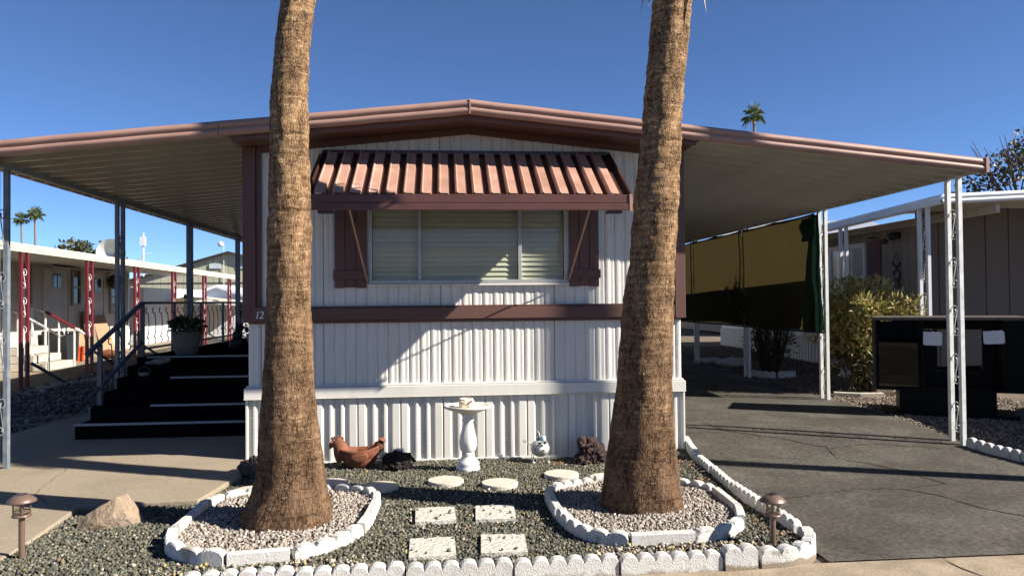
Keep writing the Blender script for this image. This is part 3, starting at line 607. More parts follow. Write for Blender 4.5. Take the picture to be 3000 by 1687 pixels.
# slatted awning
aw = sub('awning', home); AX0, AX1 = -1.105, 1.605; AT, AB, AP = 2.875, 2.342, 0.875
def ap(x, t, n):      # t 0 at wall .. 1 at lip, n = height above slope
    dl = math.hypot(AP, AT - AB); ny, nz_ = -(AT - AB) / dl, AP / dl
    return (x, D - 0.012 - AP * t + ny * n, AT - (AT - AB) * t + nz_ * n)
npan = 18; pw = (AX1 - AX0) / npan
for k in range(npan):
    x0 = AX0 + k * pw; g = MB(); rows = []
    prof = [(0.000, 0.002), (0.006, 0.040), (0.018, 0.047), (0.028, 0.036), (0.092, 0.034), (0.097, 0.005)]
    for t in (0.055, 1.0): rows.append([ap(x0 + u, t if 0.02 < u else t - (0.03 if t < .5 else 0), n) for u, n in prof])
    g.grid(rows); part(g, 'slat', M_SLAT, aw)
    g = MB(); g.grid([[ap(x0 - .062 + u, t, 0.0) for u in (-.028, .006, .060, .066)] for t in (0, 1)]); part(g, 'lower_slat', M_DKBR, aw)
g = MB(); g.grid([[ap(AX1 - .10 + u, t, 0.0) for u in (0, .03, .141)] for t in (0, 1)]); part(g, 'lower_slat', M_DKBR, aw)
m = MB(); m.box(AX0 - .035, AX1 + .03, D - .045, D - .01, AT - .005, AT + .035); part(m, 'header', M_DKBR, aw, bevel=.003)
m = MB(); m.box(AX0 - .05, AX1 + .05, D - AP - .030, D - AP - .008, AB - .055, AB + .020); m.box(AX0 - .05, AX1 + .05, D - AP - .036, D - AP - .012, AB - .118, AB - .058)
part(m, 'front_lip', mat('lip_brown', (0.105, 0.045, 0.036), 0.4, 0.15, 4.0), aw, bevel=.004)
for xe in (AX0 - .048, AX1 + .036):
    m = MB(); m.beam((xe + .006, D - .02, AT + .01), (xe + .006, D - AP - .02, AB + .012), .014, .05); part(m, 'end_frame', M_DKBR, aw)
    m = MB(); m.box(xe - .008, xe + .018, D - AP - .040, D - AP - .006, AB - .125, AB + .026); part(m, 'end_cap', M_SLAT, aw)
for xe in (AX0 + .10, AX1 - .10): m = MB(); m.box(xe - .065, xe + .065, D - AP - .02, D - AP + .07, AB - .142, AB - .119); part(m, 'bracket', M_DKBR, aw)
for xa, xb in ((AX0 + .30, -0.735), (AX1 - .32, 1.225)):
    m = MB(); m.beam((xa, D - AP + .02, AB - .11), (xb, D - .05, 1.63), .016, .010); part(m, 'support_arm', M_SLAT, aw)

# ------------------------------------------------------------------ covers on both sides
def scroll_pts(h, w, n=14):
    """one iron scroll in a (u, v) plane: curl, long diagonal, counter curl"""
    p = []
    for i in range(n): a = 2 * math.pi * 1.05 * i / (n - 1); r = w * (0.16 + 0.30 * i / (n - 1)); p.append((w * 0.62 + r * math.cos(a + 2.2) , h - w * 0.55 + r * math.sin(a + 2.2)))
    q = []
    for i in range(n): a = 2 * math.pi * 1.05 * i / (n - 1); r = w * (0.14 + 0.26 * i / (n - 1)); q.append((w * 0.45 - r * math.cos(a + 2.2), w * 0.50 - r * math.sin(a + 2.2)))
    return p + q[::-1]
SCROLL = {}
def iron_post(parent, x, y, zb, zt, gap, leg, m_leg, m_scr, nscr, scr_h, first, flip=1, along='y', name='post'):
    po = sub(name, parent)
    for k in (0, 1):
        g = MB()
        if along == 'y': g.box(x - leg / 2, x + leg / 2, y + k * gap - leg / 2, y + k * gap + leg / 2, zb, zt)
        else: g.box(x + k * gap - leg / 2, x + k * gap + leg / 2, y - leg / 2, y + leg / 2, zb, zt)
        part(g, 'leg', m_leg, po, bevel=.003)
    key = (round(scr_h, 3), round(gap, 3), round(leg, 3), flip, along, m_scr.name)
    if key not in SCROLL:
        w = gap - leg; g = MB(); pts = scroll_pts(scr_h, w)
        g.tube([((0, leg / 2 + (u if flip > 0 else w - u), v) if along == 'y' else (leg / 2 + (u if flip > 0 else w - u), 0, v)) for u, v in pts], 0.0052, 5); SCROLL[key] = g.mesh('scroll', m_scr, True)
    w0 = WL[parent.name]; z = first
    for i in range(nscr):
        o = link('scroll', SCROLL[key], po); o.location = (x - w0[0], y - w0[1], z - w0[2]); z += (zt - first - 0.15) / nscr
    return po
def pans(parent, xa, xb, za, zb, y0, y1, pw, m, rib=0.045):
    """roof pans whose ribs run from the home out to the beam"""
    sh = MB(); prof = [(0, 0), (.008, rib), (.040, rib), (.050, 0), (pw / 2 - .02, 0), (pw / 2 - .008, rib * .45), (pw / 2 + .008, rib * .45), (pw / 2 + .02, 0), (pw - .0005, 0)]
    sh.grid([[(x, y, z - d + rib) for y, d in prof] for x, z in ((xa, za), (xb, zb))]); me = sh.mesh('roof_pan', m); w0 = WL[parent.name]; y = y0
    while y < y1:
        o = link('roof_pan', me, parent); o.location = (-w0[0], y - w0[1], -w0[2]); y += pw
XA, XB = -4.005, 5.259
pc = thing('patio_cover', 'grey pan roof patio cover on iron posts over the porch steps', 'patio cover', (-3.0, 12, 0.0))
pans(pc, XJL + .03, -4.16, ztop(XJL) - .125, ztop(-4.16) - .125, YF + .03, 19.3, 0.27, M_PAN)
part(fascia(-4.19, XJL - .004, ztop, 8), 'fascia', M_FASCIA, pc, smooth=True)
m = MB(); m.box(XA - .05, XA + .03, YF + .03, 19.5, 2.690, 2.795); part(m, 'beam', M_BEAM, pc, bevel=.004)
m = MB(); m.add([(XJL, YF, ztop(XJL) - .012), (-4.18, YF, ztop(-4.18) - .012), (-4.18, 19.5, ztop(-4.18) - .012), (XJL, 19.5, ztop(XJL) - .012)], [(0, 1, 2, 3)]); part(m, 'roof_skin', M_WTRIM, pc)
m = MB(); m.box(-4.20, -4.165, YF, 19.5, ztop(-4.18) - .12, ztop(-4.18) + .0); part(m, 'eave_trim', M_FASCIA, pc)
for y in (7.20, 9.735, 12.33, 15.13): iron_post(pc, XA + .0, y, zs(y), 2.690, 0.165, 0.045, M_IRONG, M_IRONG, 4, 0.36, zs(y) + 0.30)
cp = thing('carport', 'white pan roof carport with white iron scroll posts over the driveway', 'carport', (3.8, 12, 0.0))
pans(cp, XJR - .02, 5.235, ztop(XJR) - .125, ztop(5.235) - .125, YF + .03, 19.8, 0.27, M_PANR)
part(fascia(XJR + .004, 5.235, ztop, 8), 'fascia', M_FASCIA, cp, smooth=True)
m = MB(); m.box(5.237, 5.275, YF - .034, YF + .06, ztop(5.25) - .140, ztop(5.25) + .010); part(m, 'fascia_end_cap', M_FASCIA, cp, bevel=.004)
m = MB(); m.box(XB - .05, XB + .03, YF + .06, 20, 2.657, 2.745); part(m, 'beam', M_BEAMR, cp, bevel=.004)
m = MB(); m.add([(XJR, YF, ztop(XJR) - .012), (5.25, YF, ztop(5.25) - .012), (5.25, 20, ztop(5.25) - .012), (XJR, 20, ztop(XJR) - .012)], [(0, 1, 2, 3)]); part(m, 'roof_skin', M_WTRIM, cp)
for y in (7.33, 10.07, 12.77, 15.42): iron_post(cp, XB, y, zd(y) - .01, 2.657, 0.17, 0.046, M_IRONW, M_IRONW, 5, 0.34, zd(y) + 0.10)

# ------------------------------------------------------------------ palms in the yard
def trunk_mesh(prof, cy, seed, lean_y=0.0, ztop_=4.6):
    zs_, xs_, rs_ = zip(*sorted(prof)); zz = np.arange(zs_[0], ztop_, 0.018); X = np.interp(zz, zs_, xs_); Rr = np.interp(zz, zs_, rs_)
    hi = zz > zs_[-1]; X[hi] = xs_[-1] + (zz[hi] - zs_[-1]) * (xs_[-1] - xs_[-2]) / (zs_[-1] - zs_[-2])
    n = 72; V = []; UV = []
    for i, z in enumerate(zz):
        sh = min(1.0, max(0.25, (z - .3) / 1.5)); ring = sh * (0.009 * noise.noise((seed, 0, z * 9)) + 0.006 * noise.noise((seed + 5, 0, z * 26)))
        low = max(0.0, 1 - (z + 0.15) / 0.35)
        for j in range(n):
            a = 2 * math.pi * j / n; ca, sa = math.cos(a), math.sin(a)
            d = ring + 0.006 * noise.noise((ca * 3 + seed, sa * 3, z * 9)) + 0.004 * noise.noise((ca * 9 + seed, sa * 9, z * 22)) + low * 0.03 * noise.noise((ca * 5 + seed, sa * 5, z * 1.2))
            d += 0.012 * noise.noise((ca * 1.3, sa * 1.3 + seed, z * 1.5))
            r = Rr[i] + d; V.append((X[i] + r * ca, cy + lean_y * (z + .1) + r * sa, z)); UV.append((a * 0.26, z))
    nr = len(zz); F = []; LU = []
    for i in range(nr - 1):
        for j in range(n):
            k = (j + 1) % n; F.append((i * n + j, i * n + k, (i + 1) * n + k, (i + 1) * n + j))
            u0 = UV[i * n + j][0]; u1 = u0 + 2 * math.pi / n * 0.26
            LU += [(u0, zz[i]), (u1, zz[i]), (u1, zz[i + 1]), (u0, zz[i + 1])]
    return np.array(V), np.array(F), np.array(LU), (float(X[-1]), cy + lean_y * (ztop_ + .1), float(ztop_))
def frond_geo(mb, o, az, el, plen, flen, nb=26, droop=0.5, twist=0.0, tip=0.12):
    """a fan-palm leaf: petiole plus a pleated fan of blades"""
    o = Vector(o); d = Vector((math.cos(az) * math.cos(el), math.sin(az) * math.cos(el), math.sin(el)))
    hub = o + d * plen - Vector((0, 0, 0.12 * plen * max(0, math.cos(el)))); mb.tube([o, (o + hub) / 2 + Vector((0, 0, 0.03)), hub], 0.016, 4)
    d = (hub - o).normalized(); side = d.cross(Vector((0, 0, 1))); side = side.normalized() if side.length > .05 else Vector((1, 0, 0)); nrm = side.cross(d)
    for i in range(nb):
        t = (i / (nb - 1) - 0.5) * 2; a = t * 2.15; l = flen * (1 - 0.28 * abs(t) ** 1.5) * random.uniform(.9, 1.05)
        bd = d * math.cos(a) + side * math.sin(a) + nrm * (0.10 * (-1) ** i)
        w = 0.022 * flen / 0.8; sd = bd.cross(nrm).normalized() * w
        p1 = hub + bd * l * 0.55; p2 = hub + bd * l + Vector((0, 0, -droop * l * random.uniform(.5, 1.1)))
        mb.add([hub, p1 - sd, p2, p1 + sd], [(0, 1, 2), (0, 2, 3)])
def palm(name, label, prof, cy, seed, lean_y, group):
    V, F, LU, top = trunk_mesh(prof, cy, seed, lean_y, 8.4)
    base = (prof[-1][1], cy, -0.11); t = thing(name, label, 'palm tree', base, group)
    me = np_mesh('trunk', V - np.array(base), F, M_BARK); uv = me.uv_layers.new(name='UVMap'); uv.data.foreach_set('uv', LU.astype(np.float32).ravel())
    me.polygons.foreach_set('use_smooth', [True] * len(me.polygons)); tr = link('trunk', me, t)
    g = MB(); rnd = random.Random(seed); random.seed(seed)
    for i in range(46):
        az = i * 2.399; el = R(80 - 92 * i / 46); frond_geo(g, (top[0], top[1], top[2] + 0.25 - 0.3 * i / 46), az, el, rnd.uniform(.8, 1.1), rnd.uniform(.7, .95), 24, 0.15 + 0.35 * i / 46)
    part(g, 'crown', M_FROND, t)
    g = MB()                                   # dead leaf bases and hanging thatch under the crown
    for i in range(60):
        az = rnd.uniform(0, 6.28); z0 = rnd.uniform(3.74, 4.5); r0 = 0.13; xt = prof[0][1] + (z0 - prof[0][0]) * (prof[0][1] - prof[1][1]) / (prof[0][0] - prof[1][0]); o = Vector((xt + r0 * math.cos(az), cy + r0 * math.sin(az), z0))
        p1 = o + Vector((math.cos(az) * .10, math.sin(az) * .10, -0.04)); p2 = p1 + Vector((math.cos(az) * .03, math.sin(az) * .03, -rnd.uniform(.1, .22)))
        sd = Vector((-math.sin(az), math.cos(az), 0)) * .022; g.add([o - sd, o + sd, p1 + sd * .8, p1 - sd * .8, p2], [(0, 1, 2, 3), (3, 2, 4)])
    part(g, 'thatch', M_DEADF, t)
    # frayed fibre at the silhouette
    g = MB()
    for i in range(420):
        z = rnd.uniform(0.9, 3.75); az = rnd.uniform(0, 6.28); k = min(range(len(prof)), key=lambda q: abs(prof[q][0] - z)); rr = prof[k][2] - .004
        o = Vector((float(np.interp(z, [p[0] for p in prof[::-1]], [p[1] for p in prof[::-1]])) + rr * math.cos(az), cy + lean_y * (z + .1) + rr * math.sin(az), z))
        tip = o + Vector((math.cos(az) * rnd.uniform(.008, .03), math.sin(az) * rnd.uniform(.008, .03), rnd.uniform(-.02, .04))); sd = Vector((-math.sin(az), math.cos(az), 0)) * .004
        g.add([o - sd, o + sd, tip], [(0, 1, 2)])
    part(g, 'fibre', M_DEADF, t)
    return t
P1 = [(3.567, -1.009, 0.124), (3.286, -1.043, 0.122), (2.843, -1.071, 0.130), (2.181, -1.073, 0.139), (1.884, -1.077, 0.149), (1.455, -1.081, 0.153), (0.858, -1.084, 0.173), (0.601, -1.08, 0.194), (0.345, -1.072, 0.218), (0.22, -1.075, 0.232), (0.10, -1.083, 0.262), (0.043, -1.09, 0.288), (-0.048, -1.102, 0.312), (-0.14, -1.105, 0.318)]
P2 = [(3.679, 1.722, 0.145), (2.958, 1.645, 0.145), (2.605, 1.617, 0.151), (2.253, 1.584, 0.163), (1.902, 1.556, 0.168), (1.727, 1.541, 0.169), (1.431, 1.504, 0.182), (0.795, 1.467, 0.205), (0.416, 1.439, 0.24), (0.165, 1.436, 0.272), (-0.05, 1.433, 0.300), (-0.166, 1.437, 0.316)]
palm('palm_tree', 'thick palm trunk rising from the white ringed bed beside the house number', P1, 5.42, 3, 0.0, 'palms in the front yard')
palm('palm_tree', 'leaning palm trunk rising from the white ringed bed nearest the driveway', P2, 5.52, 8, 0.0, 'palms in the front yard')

# ------------------------------------------------------------------ edging blocks
def resample(pts, step):
    out = []; acc = 0.0
    for (a, b) in zip(pts, pts[1:]):
        l = math.dist(a, b); k = max(1, int(round(l / step)))
        for i in range(k): out.append((a[0] + (b[0] - a[0]) * i / k, a[1] + (b[1] - a[1]) * i / k))
    out.append(pts[-1]); return out
def smooth_path(pts, it=2):
    for _ in range(it):
        q = [pts[0]]
        for a, b in zip(pts, pts[1:]): q += [(a[0] * .75 + b[0] * .25, a[1] * .75 + b[1] * .25), (a[0] * .25 + b[0] * .75, a[1] * .25 + b[1] * .75)]
        pts = q + [pts[-1]]
    return pts
def edging(path, zb, h, nscal, thick=0.06, amp=0.035, seed=0, groove=True):
    """a concrete edging block along a path; nscal rounded scallops on top (0 = plain)"""
    L = [0.0]
    for a, b in zip(path, path[1:]): L.append(L[-1] + math.dist(a, b))
    tot = L[-1]; g = MB(); ns = max(2, (nscal * 8) if nscal else int(tot / .05) + 2); secs = []
    for i in range(ns + 1):
        s = tot * i / ns; k = max(0, min(len(L) - 2, next((q for q in range(len(L) - 1) if L[q + 1] >= s - 1e-9), len(L) - 2)))
        f = (s - L[k]) / max(1e-9, L[k + 1] - L[k]); x = path[k][0] + (path[k + 1][0] - path[k][0]) * f; y = path[k][1] + (path[k + 1][1] - path[k][1]) * f
        tx, ty = path[k + 1][0] - path[k][0], path[k + 1][1] - path[k][1]; q = math.hypot(tx, ty); nx, ny = -ty / q, tx / q
        zt = zb(x, y) + h
        if nscal:
            ph = (s / tot * nscal) % 1.0; ph = 0.0 if i == ns else ph; zt += -amp + amp * math.sqrt(max(0.0, 1 - (2 * ph - 1) ** 2)) 
        zt += 0.0025 * noise.noise((x * 9 + seed, y * 9, 0)); t = thick / 2 + 0.002 * noise.noise((x * 7, y * 7, seed)); e = 0.008
        z0 = zb(x, y) - 0.03
        secs.append([(x + nx * t, y + ny * t, z0), (x + nx * t, y + ny * t, zt - e), (x + nx * (t - e), y + ny * (t - e), zt), (x - nx * (t - e), y - ny * (t - e), zt), (x - nx * t, y - ny * t, zt - e), (x - nx * t, y - ny * t, z0)])
    g.grid(secs); n = 6; o = len(g.v) - len(secs) * n; g.f.append(tuple(o + j for j in range(n))); g.f.append(tuple(len(g.v) - n + j for j in reversed(range(n)))); return g
def worn_block_mat(name, lo, hi):
    m = M_WPAINT.copy(); m.name = name; nt = m.node_tree; N = nt.nodes; L = nt.links; b = N['Principled BSDF']; src = b.inputs['Base Color'].links[0].from_socket
    tc = N.new('ShaderNodeTexCoord'); sp = N.new('ShaderNodeSeparateXYZ'); L.new(tc.outputs['Object'], sp.inputs[0]); n = N.new('ShaderNodeTexNoise'); n.inputs['Scale'].default_value = 11; n.inputs['Detail'].default_value = 5; L.new(tc.outputs['Object'], n.inputs['Vector'])
    a = N.new('ShaderNodeMath'); a.operation = 'MULTIPLY_ADD'; L.new(n.outputs['Fac'], a.inputs[0]); a.inputs[1].default_value = 0.07; L.new(sp.outputs[2], a.inputs[2])
    r = N.new('ShaderNodeMapRange'); r.inputs['From Min'].default_value = lo; r.inputs['From Max'].default_value = hi; L.new(a.outputs[0], r.inputs['Value'])
    mx = N.new('ShaderNodeMix'); mx.data_type = 'RGBA'; L.new(r.outputs[0], mx.inputs['Factor']); mx.inputs[6].default_value = (0.27, 0.215, 0.155, 1); L.new(src, mx.inputs[7]); L.new(mx.outputs[2], b.inputs['Base Color']); return m
M_WORN = worn_block_mat('bare_based_block', .062, .078); M_WORN2 = worn_block_mat('splashed_block', .030, .065)
def block(path, zb, h, nscal, label, group, m=None, **kw):
    mx = sum(p[0] for p in path) / len(path); my = sum(p[1] for p in path) / len(path); g = edging(path, zb, h, nscal, **kw)
    o = solo(g, 'edging_block', m or M_WPAINT, label, 'edging block', (mx, my, zb(mx, my)), group, world=True); q = random.Random(mx * 91 + my * 37); o.rotation_euler = (q.uniform(-.035, .035), q.uniform(-.02, .02), q.uniform(-.012, .012)); return o
zy = lambda x, y: YARD - 0.005
G1 = 'white edging blocks ringing the palm by the patio'; G2 = 'white edging blocks ringing the palm by the driveway'
S = smooth_path
block([(-1.285, 4.635), (-0.935, 4.685)], zy, 0.088, 0, 'plain straight white block at the front of the palm bed by the patio', G1)
block(S([(-0.915, 4.69), (-0.70, 4.85), (-0.57, 5.12)]), zy, 0.10, 4, 'scalloped curved block at the front of the patio palm bed, towards the square pavers', G1)
block([(-0.565, 5.14), (-0.545, 5.30)], zy, 0.095, 0, 'short chipped white block beside the square pavers, palm bed by the patio', G1, M_WPATCH)
block([(-0.543, 5.31), (-0.52, 5.72)], zy, 0.095, 0, 'long straight white block on the paver side of the patio palm bed', G1)
block(S([(-0.52, 5.74), (-0.52, 5.95), (-0.64, 6.15), (-0.88, 6.26)]), zy, 0.10, 5, 'scalloped block curving behind the patio palm, below the round stones', G1)
block(S([(-0.92, 6.275), (-1.25, 6.31), (-1.55, 6.19), (-1.70, 6.06)]), zy, 0.10, 5, 'scalloped block behind the patio palm, nearest the slab corner', G1)
block([(-1.72, 6.04), (-1.78, 5.86)], zy, 0.095, 0, 'short shaded block of the patio palm bed, beside the concrete slab', G1)
block([(-1.785, 5.84), (-1.775, 5.48)], zy, 0.095, 0, 'straight half shaded block on the boulder side of the patio palm bed', G1)
block([(-1.775, 5.46), (-1.775, 5.20)], zy, 0.095, 0, 'sunlit straight block on the boulder side of the patio palm bed', G1)
block(S([(-1.775, 5.18), (-1.72, 4.90), (-1.53, 4.70), (-1.30, 4.63)]), zy, 0.11, 5, 'chipped scalloped block curving around the front of the patio palm bed, boulder side', G1, M_WPATCH)
block([(1.155, 4.71), (1.565, 4.725)], zy, 0.092, 0, 'plain straight white block at the front of the driveway palm bed', G2)
block(S([(1.58, 4.73), (1.80, 4.79), (1.97, 4.98)]), zy, 0.10, 3, 'chipped scalloped block of the driveway palm bed, beside the solar light', G2, M_WPATCH)
block(S([(1.985, 5.0), (2.05, 5.20), (2.07, 5.30)]), zy, 0.095, 0, 'short rough block of the driveway palm bed, nearest the driveway edging', G2, M_WPATCH)
block([(2.075, 5.32), (2.085, 5.76)], zy, 0.095, 0, 'long straight block on the driveway side of the palm bed', G2)
block(S([(2.08, 5.78), (2.03, 5.95), (1.90, 6.08), (1.66, 6.26)]), zy, 0.10, 5, 'scalloped block curving behind the palm by the driveway', G2)
block([(1.42, 6.30), (1.24, 6.26)], zy, 0.095, 0, 'short square block behind the driveway palm, half hidden by the trunk', G2)
block(S([(1.21, 6.20), (1.06, 6.17), (0.94, 6.10), (0.85, 6.02)]), zy, 0.10, 4, 'scalloped block at the back of the driveway palm bed, near the round stones', G2)
block([(0.84, 6.0), (0.79, 5.85), (0.785, 5.62)], zy, 0.095, 0, 'shaded curved plain block on the paver side of the driveway palm bed', G2)
block([(0.785, 5.60), (0.795, 5.33)], zy, 0.095, 0, 'sunlit plain block on the paver side of the driveway palm bed', G2)
block(S([(0.797, 5.31), (0.84, 4.98), (0.95, 4.79), (1.14, 4.705)]), zy, 0.105, 6, 'long scalloped block at the front of the driveway palm bed, paver side', G2)
# street border
GB = 'white scalloped border blocks along the street'; zb_ = lambda x, y: -0.160
for a, b, l in ((1.005, 1.615, 'long scalloped border block along the street, next to the double hump block'), (0.39, 0.995, 'long scalloped border block along the street, second from the double hump block'),
                (-0.225, 0.380, 'long scalloped border block along the street, third from the double hump block'), (-0.84, -0.235, 'long scalloped border block along the street, fourth from the double hump block'),
                (-1.455, -0.85, 'scalloped border block along the street, below the patio palm bed')):
    block([(a, 4.375), (b, 4.385)], zb_, 0.118, 6, l, GB, M_WORN2, thick=.07, seed=a)
M_TWO = mat('bare_base_white_block', (0.76, 0.75, 0.71), 0.85, 0.12, 14, 0.9, 90, 0.008, spec=0.2, col2=(0.36, 0.30, 0.23), c2scale=7, c2lo=0.52, c2hi=0.6)
block([(1.625, 4.375), (1.825, 4.385)], zb_, 0.145, 2, 'short chipped border block with two humps at the street corner', GB, M_WORN, thick=.075, amp=.03)
block(S([(1.85, 4.385), (2.05, 4.40), (2.22, 4.50), (2.315, 4.70), (2.325, 4.82)]), zb_, 0.122, 6, 'curved scalloped border block turning the street corner onto the driveway', GB, M_WORN, thick=.075, amp=.04)
block([(-3.15, 4.62), (-2.80, 4.60)], lambda x, y: -0.13, 0.12, 4, 'scalloped white block at the patio front, beside the solar light', GB, thick=.07)
# driveway edging
GD = 'white scalloped edging blocks along the driveway'; ztd = lambda x, y: max(YARD, zd(y)) - 0.004 - max(0, 5 - y) * .05
for i in range(6):
    pts = [(2.312, 4.84), (2.285, 5.40), (2.295, 5.95), (2.325, 6.50), (2.37, 7.05), (2.42, 7.40), (2.45, 7.62)]
    if i < 5: a, b = pts[i], pts[i + 1]
    else: a, b = pts[5], pts[6]
    d = Vector((b[0] - a[0], b[1] - a[1])).normalized() * .006; nsc = 6 if i < 4 else (4 if i == 4 else 3)
    block([(a[0] + d.x, a[1] + d.y), (b[0] - d.x, b[1] - d.y)], ztd, 0.098, nsc, ('scalloped driveway edging block beside the solar light', 'second scalloped driveway edging block from the street corner', 'third scalloped driveway edging block from the street corner',
          'fourth scalloped driveway edging block from the street corner', 'scalloped driveway edging block behind the leaning palm', 'short scalloped edging block meeting the corner of the home')[i], GD, thick=.06, amp=.032, seed=i)
GR = 'white scalloped edging blocks by the carport post'
block([(5.27, 7.27), (5.37, 6.68)], lambda x, y: zd(y) - .005, 0.105, 6, 'scalloped white edging block against the front carport post', GR, thick=.06)
block([(5.375, 6.67), (5.48, 6.08)], lambda x, y: zd(y) - .005, 0.105, 6, 'scalloped white edging block one further from the carport post', GR, thick=.06)

# ------------------------------------------------------------------ stepping stones
def disc(r, h, seed):
    g = MB(); rows = []; n = 32
    for rr, z in ((r * .97, 0), (r, .008), (r, h - .008), (r * .975, h), (r * .6, h + .001), (0.001, h + .001)):
        rows.append([((rr * (1 + .012 * noise.noise((math.cos(6.283 * j / n) * 2, math.sin(6.283 * j / n) * 2, seed)))) * math.cos(6.283 * j / n), rr * math.sin(6.283 * j / n), z + .002 * noise.noise((j, rr * 9, seed))) for j in range(n)])
    return g.grid(rows, True)
RL = ['round white stepping stone in front of the bird bath', 'round white stepping stone just right of the one at the bird bath', 'round white stepping stone in front of the fish ornament', 'round stepping stone peeking out beside the leaning palm trunk',
      'round white stepping stone touching the scalloped ring by the patio palm', 'round white stepping stone in front of the hen planter', 'round stepping stone half hidden behind the patio palm']
for i, (x, y) in enumerate(ROUNDS):
    solo(disc(0.152, 0.045, i), 'stepping_stone', M_STONE, RL[i], 'stepping stone', (x, y, YARD - .004), 'round white stepping stones across the yard', smooth=False)
QL = ['square pitted white paver, back row, patio side', 'square pitted white paver, back row, half shaded beside the driveway palm bed', 'square pitted white paver, front row, patio side', 'square pitted white paver, front row, driveway side']
M_PAVE = mat('white_split_paver', (0.56, 0.53, 0.46), 0.8, 0.08, 10, 1.0, 22, 0.02, spec=0.2, stretch=(1, 2.2, 1))
for i, (x, y) in enumerate(SQUARES):
    g = MB(); n = 14; hx, hy = 0.142, 0.182
    g.grid([[(-hx + 2 * hx * a / n, -hy + 2 * hy * b / n, 0.030 + .004 * noise.noise((a * .8 + i * 9, b * 1.6, 1))) for a in range(n + 1)] for b in range(n + 1)])
    g.add([(-hx, -hy, -.02), (hx, -hy, -.02), (hx, hy, -.02), (-hx, hy, -.02), (-hx, -hy, .0295), (hx, -hy, .0295), (hx, hy, .0295), (-hx, hy, .0295)], [(0, 1, 5, 4), (1, 2, 6, 5), (2, 3, 7, 6), (3, 0, 4, 7)])
    solo(g, 'square_paver', M_PAVE, QL[i], 'paver', (x, y, YARD), 'square white pavers in two rows', rotz=(.03, -.04, .02, -.05)[i])
    P = np.stack([rng.uniform(x - .13, x + .13, 10), rng.uniform(y - .17, y + .17, 10)], 1)
    gravel('paver_gravel', P, lambda a, b: YARD + .031, .012, .022, [(0.1, 0.105, 0.085), (0.16, 0.16, 0.13)], [1, 1], 'loose dark gravel chips lying on the square pavers')

# ------------------------------------------------------------------ yard ornaments
def rock_mesh(sx, sy, sz, seed, rough=.35, sub_=4, pit=0.0):
    bm = bmesh.new(); bmesh.ops.create_icosphere(bm, subdivisions=sub_, radius=1.0)
    for v in bm.verts:
        p = v.co.copy(); d = 1 + rough * noise.noise((p.x * 1.3 + seed, p.y * 1.3, p.z * 1.3)) + rough * .5 * noise.noise((p.x * 3.1 + seed, p.y * 3.1, p.z * 3.1)) + pit * noise.noise((p.x * 8 + seed, p.y * 8, p.z * 8)) + pit * .6 * noise.noise((p.x * 17 + seed, p.y * 17, p.z * 17))
        v.co = Vector((p.x * d * sx, p.y * d * sy, max(-.55, p.z * d) * sz))
    return bm
def rock(name, bm, m, label, cat, loc, rot=(0, 0, 0), smooth=False):
    me = bpy.data.meshes.new(name); bm.to_mesh(me); bm.free(); me.materials.append(m)
    if smooth: me.polygons.foreach_set('use_smooth', [True] * len(me.polygons))
    o = link(name, me, None, loc, rot); o['label'] = label; o['category'] = cat; return o
rock('lava_rock', rock_mesh(.135, .10, .105, 4, .40, 5, .14), M_LAVAB, 'low black lava rock lying beside the clay hen planter', 'rock', (-0.45, 7.12, YARD + .05), (0, R(-14), .1))
rock('lava_rock', rock_mesh(.145, .12, .145, 19, .45, 5, .20), M_LAVAR, 'tall dark red pitted lava rock beside the leaning palm', 'rock', (1.39, 7.17, YARD + .07), (0, 0, .5))
rock('lava_rock', rock_mesh(.11, .10, .105, 33, .35, 5, .16), M_LAVAG, 'grey brown lava rock at the house corner behind the patio palm', 'rock', (-1.70, 6.98, YARD + .075))
# boulder: a tilted faceted wedge
def boulder():
    bm = bmesh.new(); pts = [(-.225, -.07, 0), (-.14, -.12, 0), (.05, -.10, 0.0), (.16, -.07, 0), (.195, .05, 0), (.08, .14, 0), (-.15, .10, 0), (-.205, -.04, .075), (-.10, -.05, .135), (.02, -.02, .205), (.085, .02, .215), (.125, .0, .165), (.165, .03, .085), (.0, .10, .15), (-.12, .06, .10), (.03, -.115, .085), (.10, -.085, .10), (-.06, -.135, .05)]
    for p in pts: bm.verts.new(p)
    r = bmesh.ops.convex_hull(bm, input=bm.verts[:]); bmesh.ops.delete(bm, geom=[v for v in bm.verts if not v.link_faces], context='VERTS')
    bmesh.ops.subdivide_edges(bm, edges=bm.edges[:], cuts=3, use_grid_fill=True); bmesh.ops.triangulate(bm, faces=bm.faces[:])
    for v in bm.verts: v.co += v.co.normalized() * .008 * noise.noise(v.co * 18) + Vector((0, 0, .004 * noise.noise(v.co * 40)))
    bm.normal_update(); return bm
rock('boulder', boulder(), M_BOULD, 'angular tan granite boulder on the gravel beside the slab notch', 'boulder', (-2.33, 5.60, YARD - .005), (0, 0, .1))
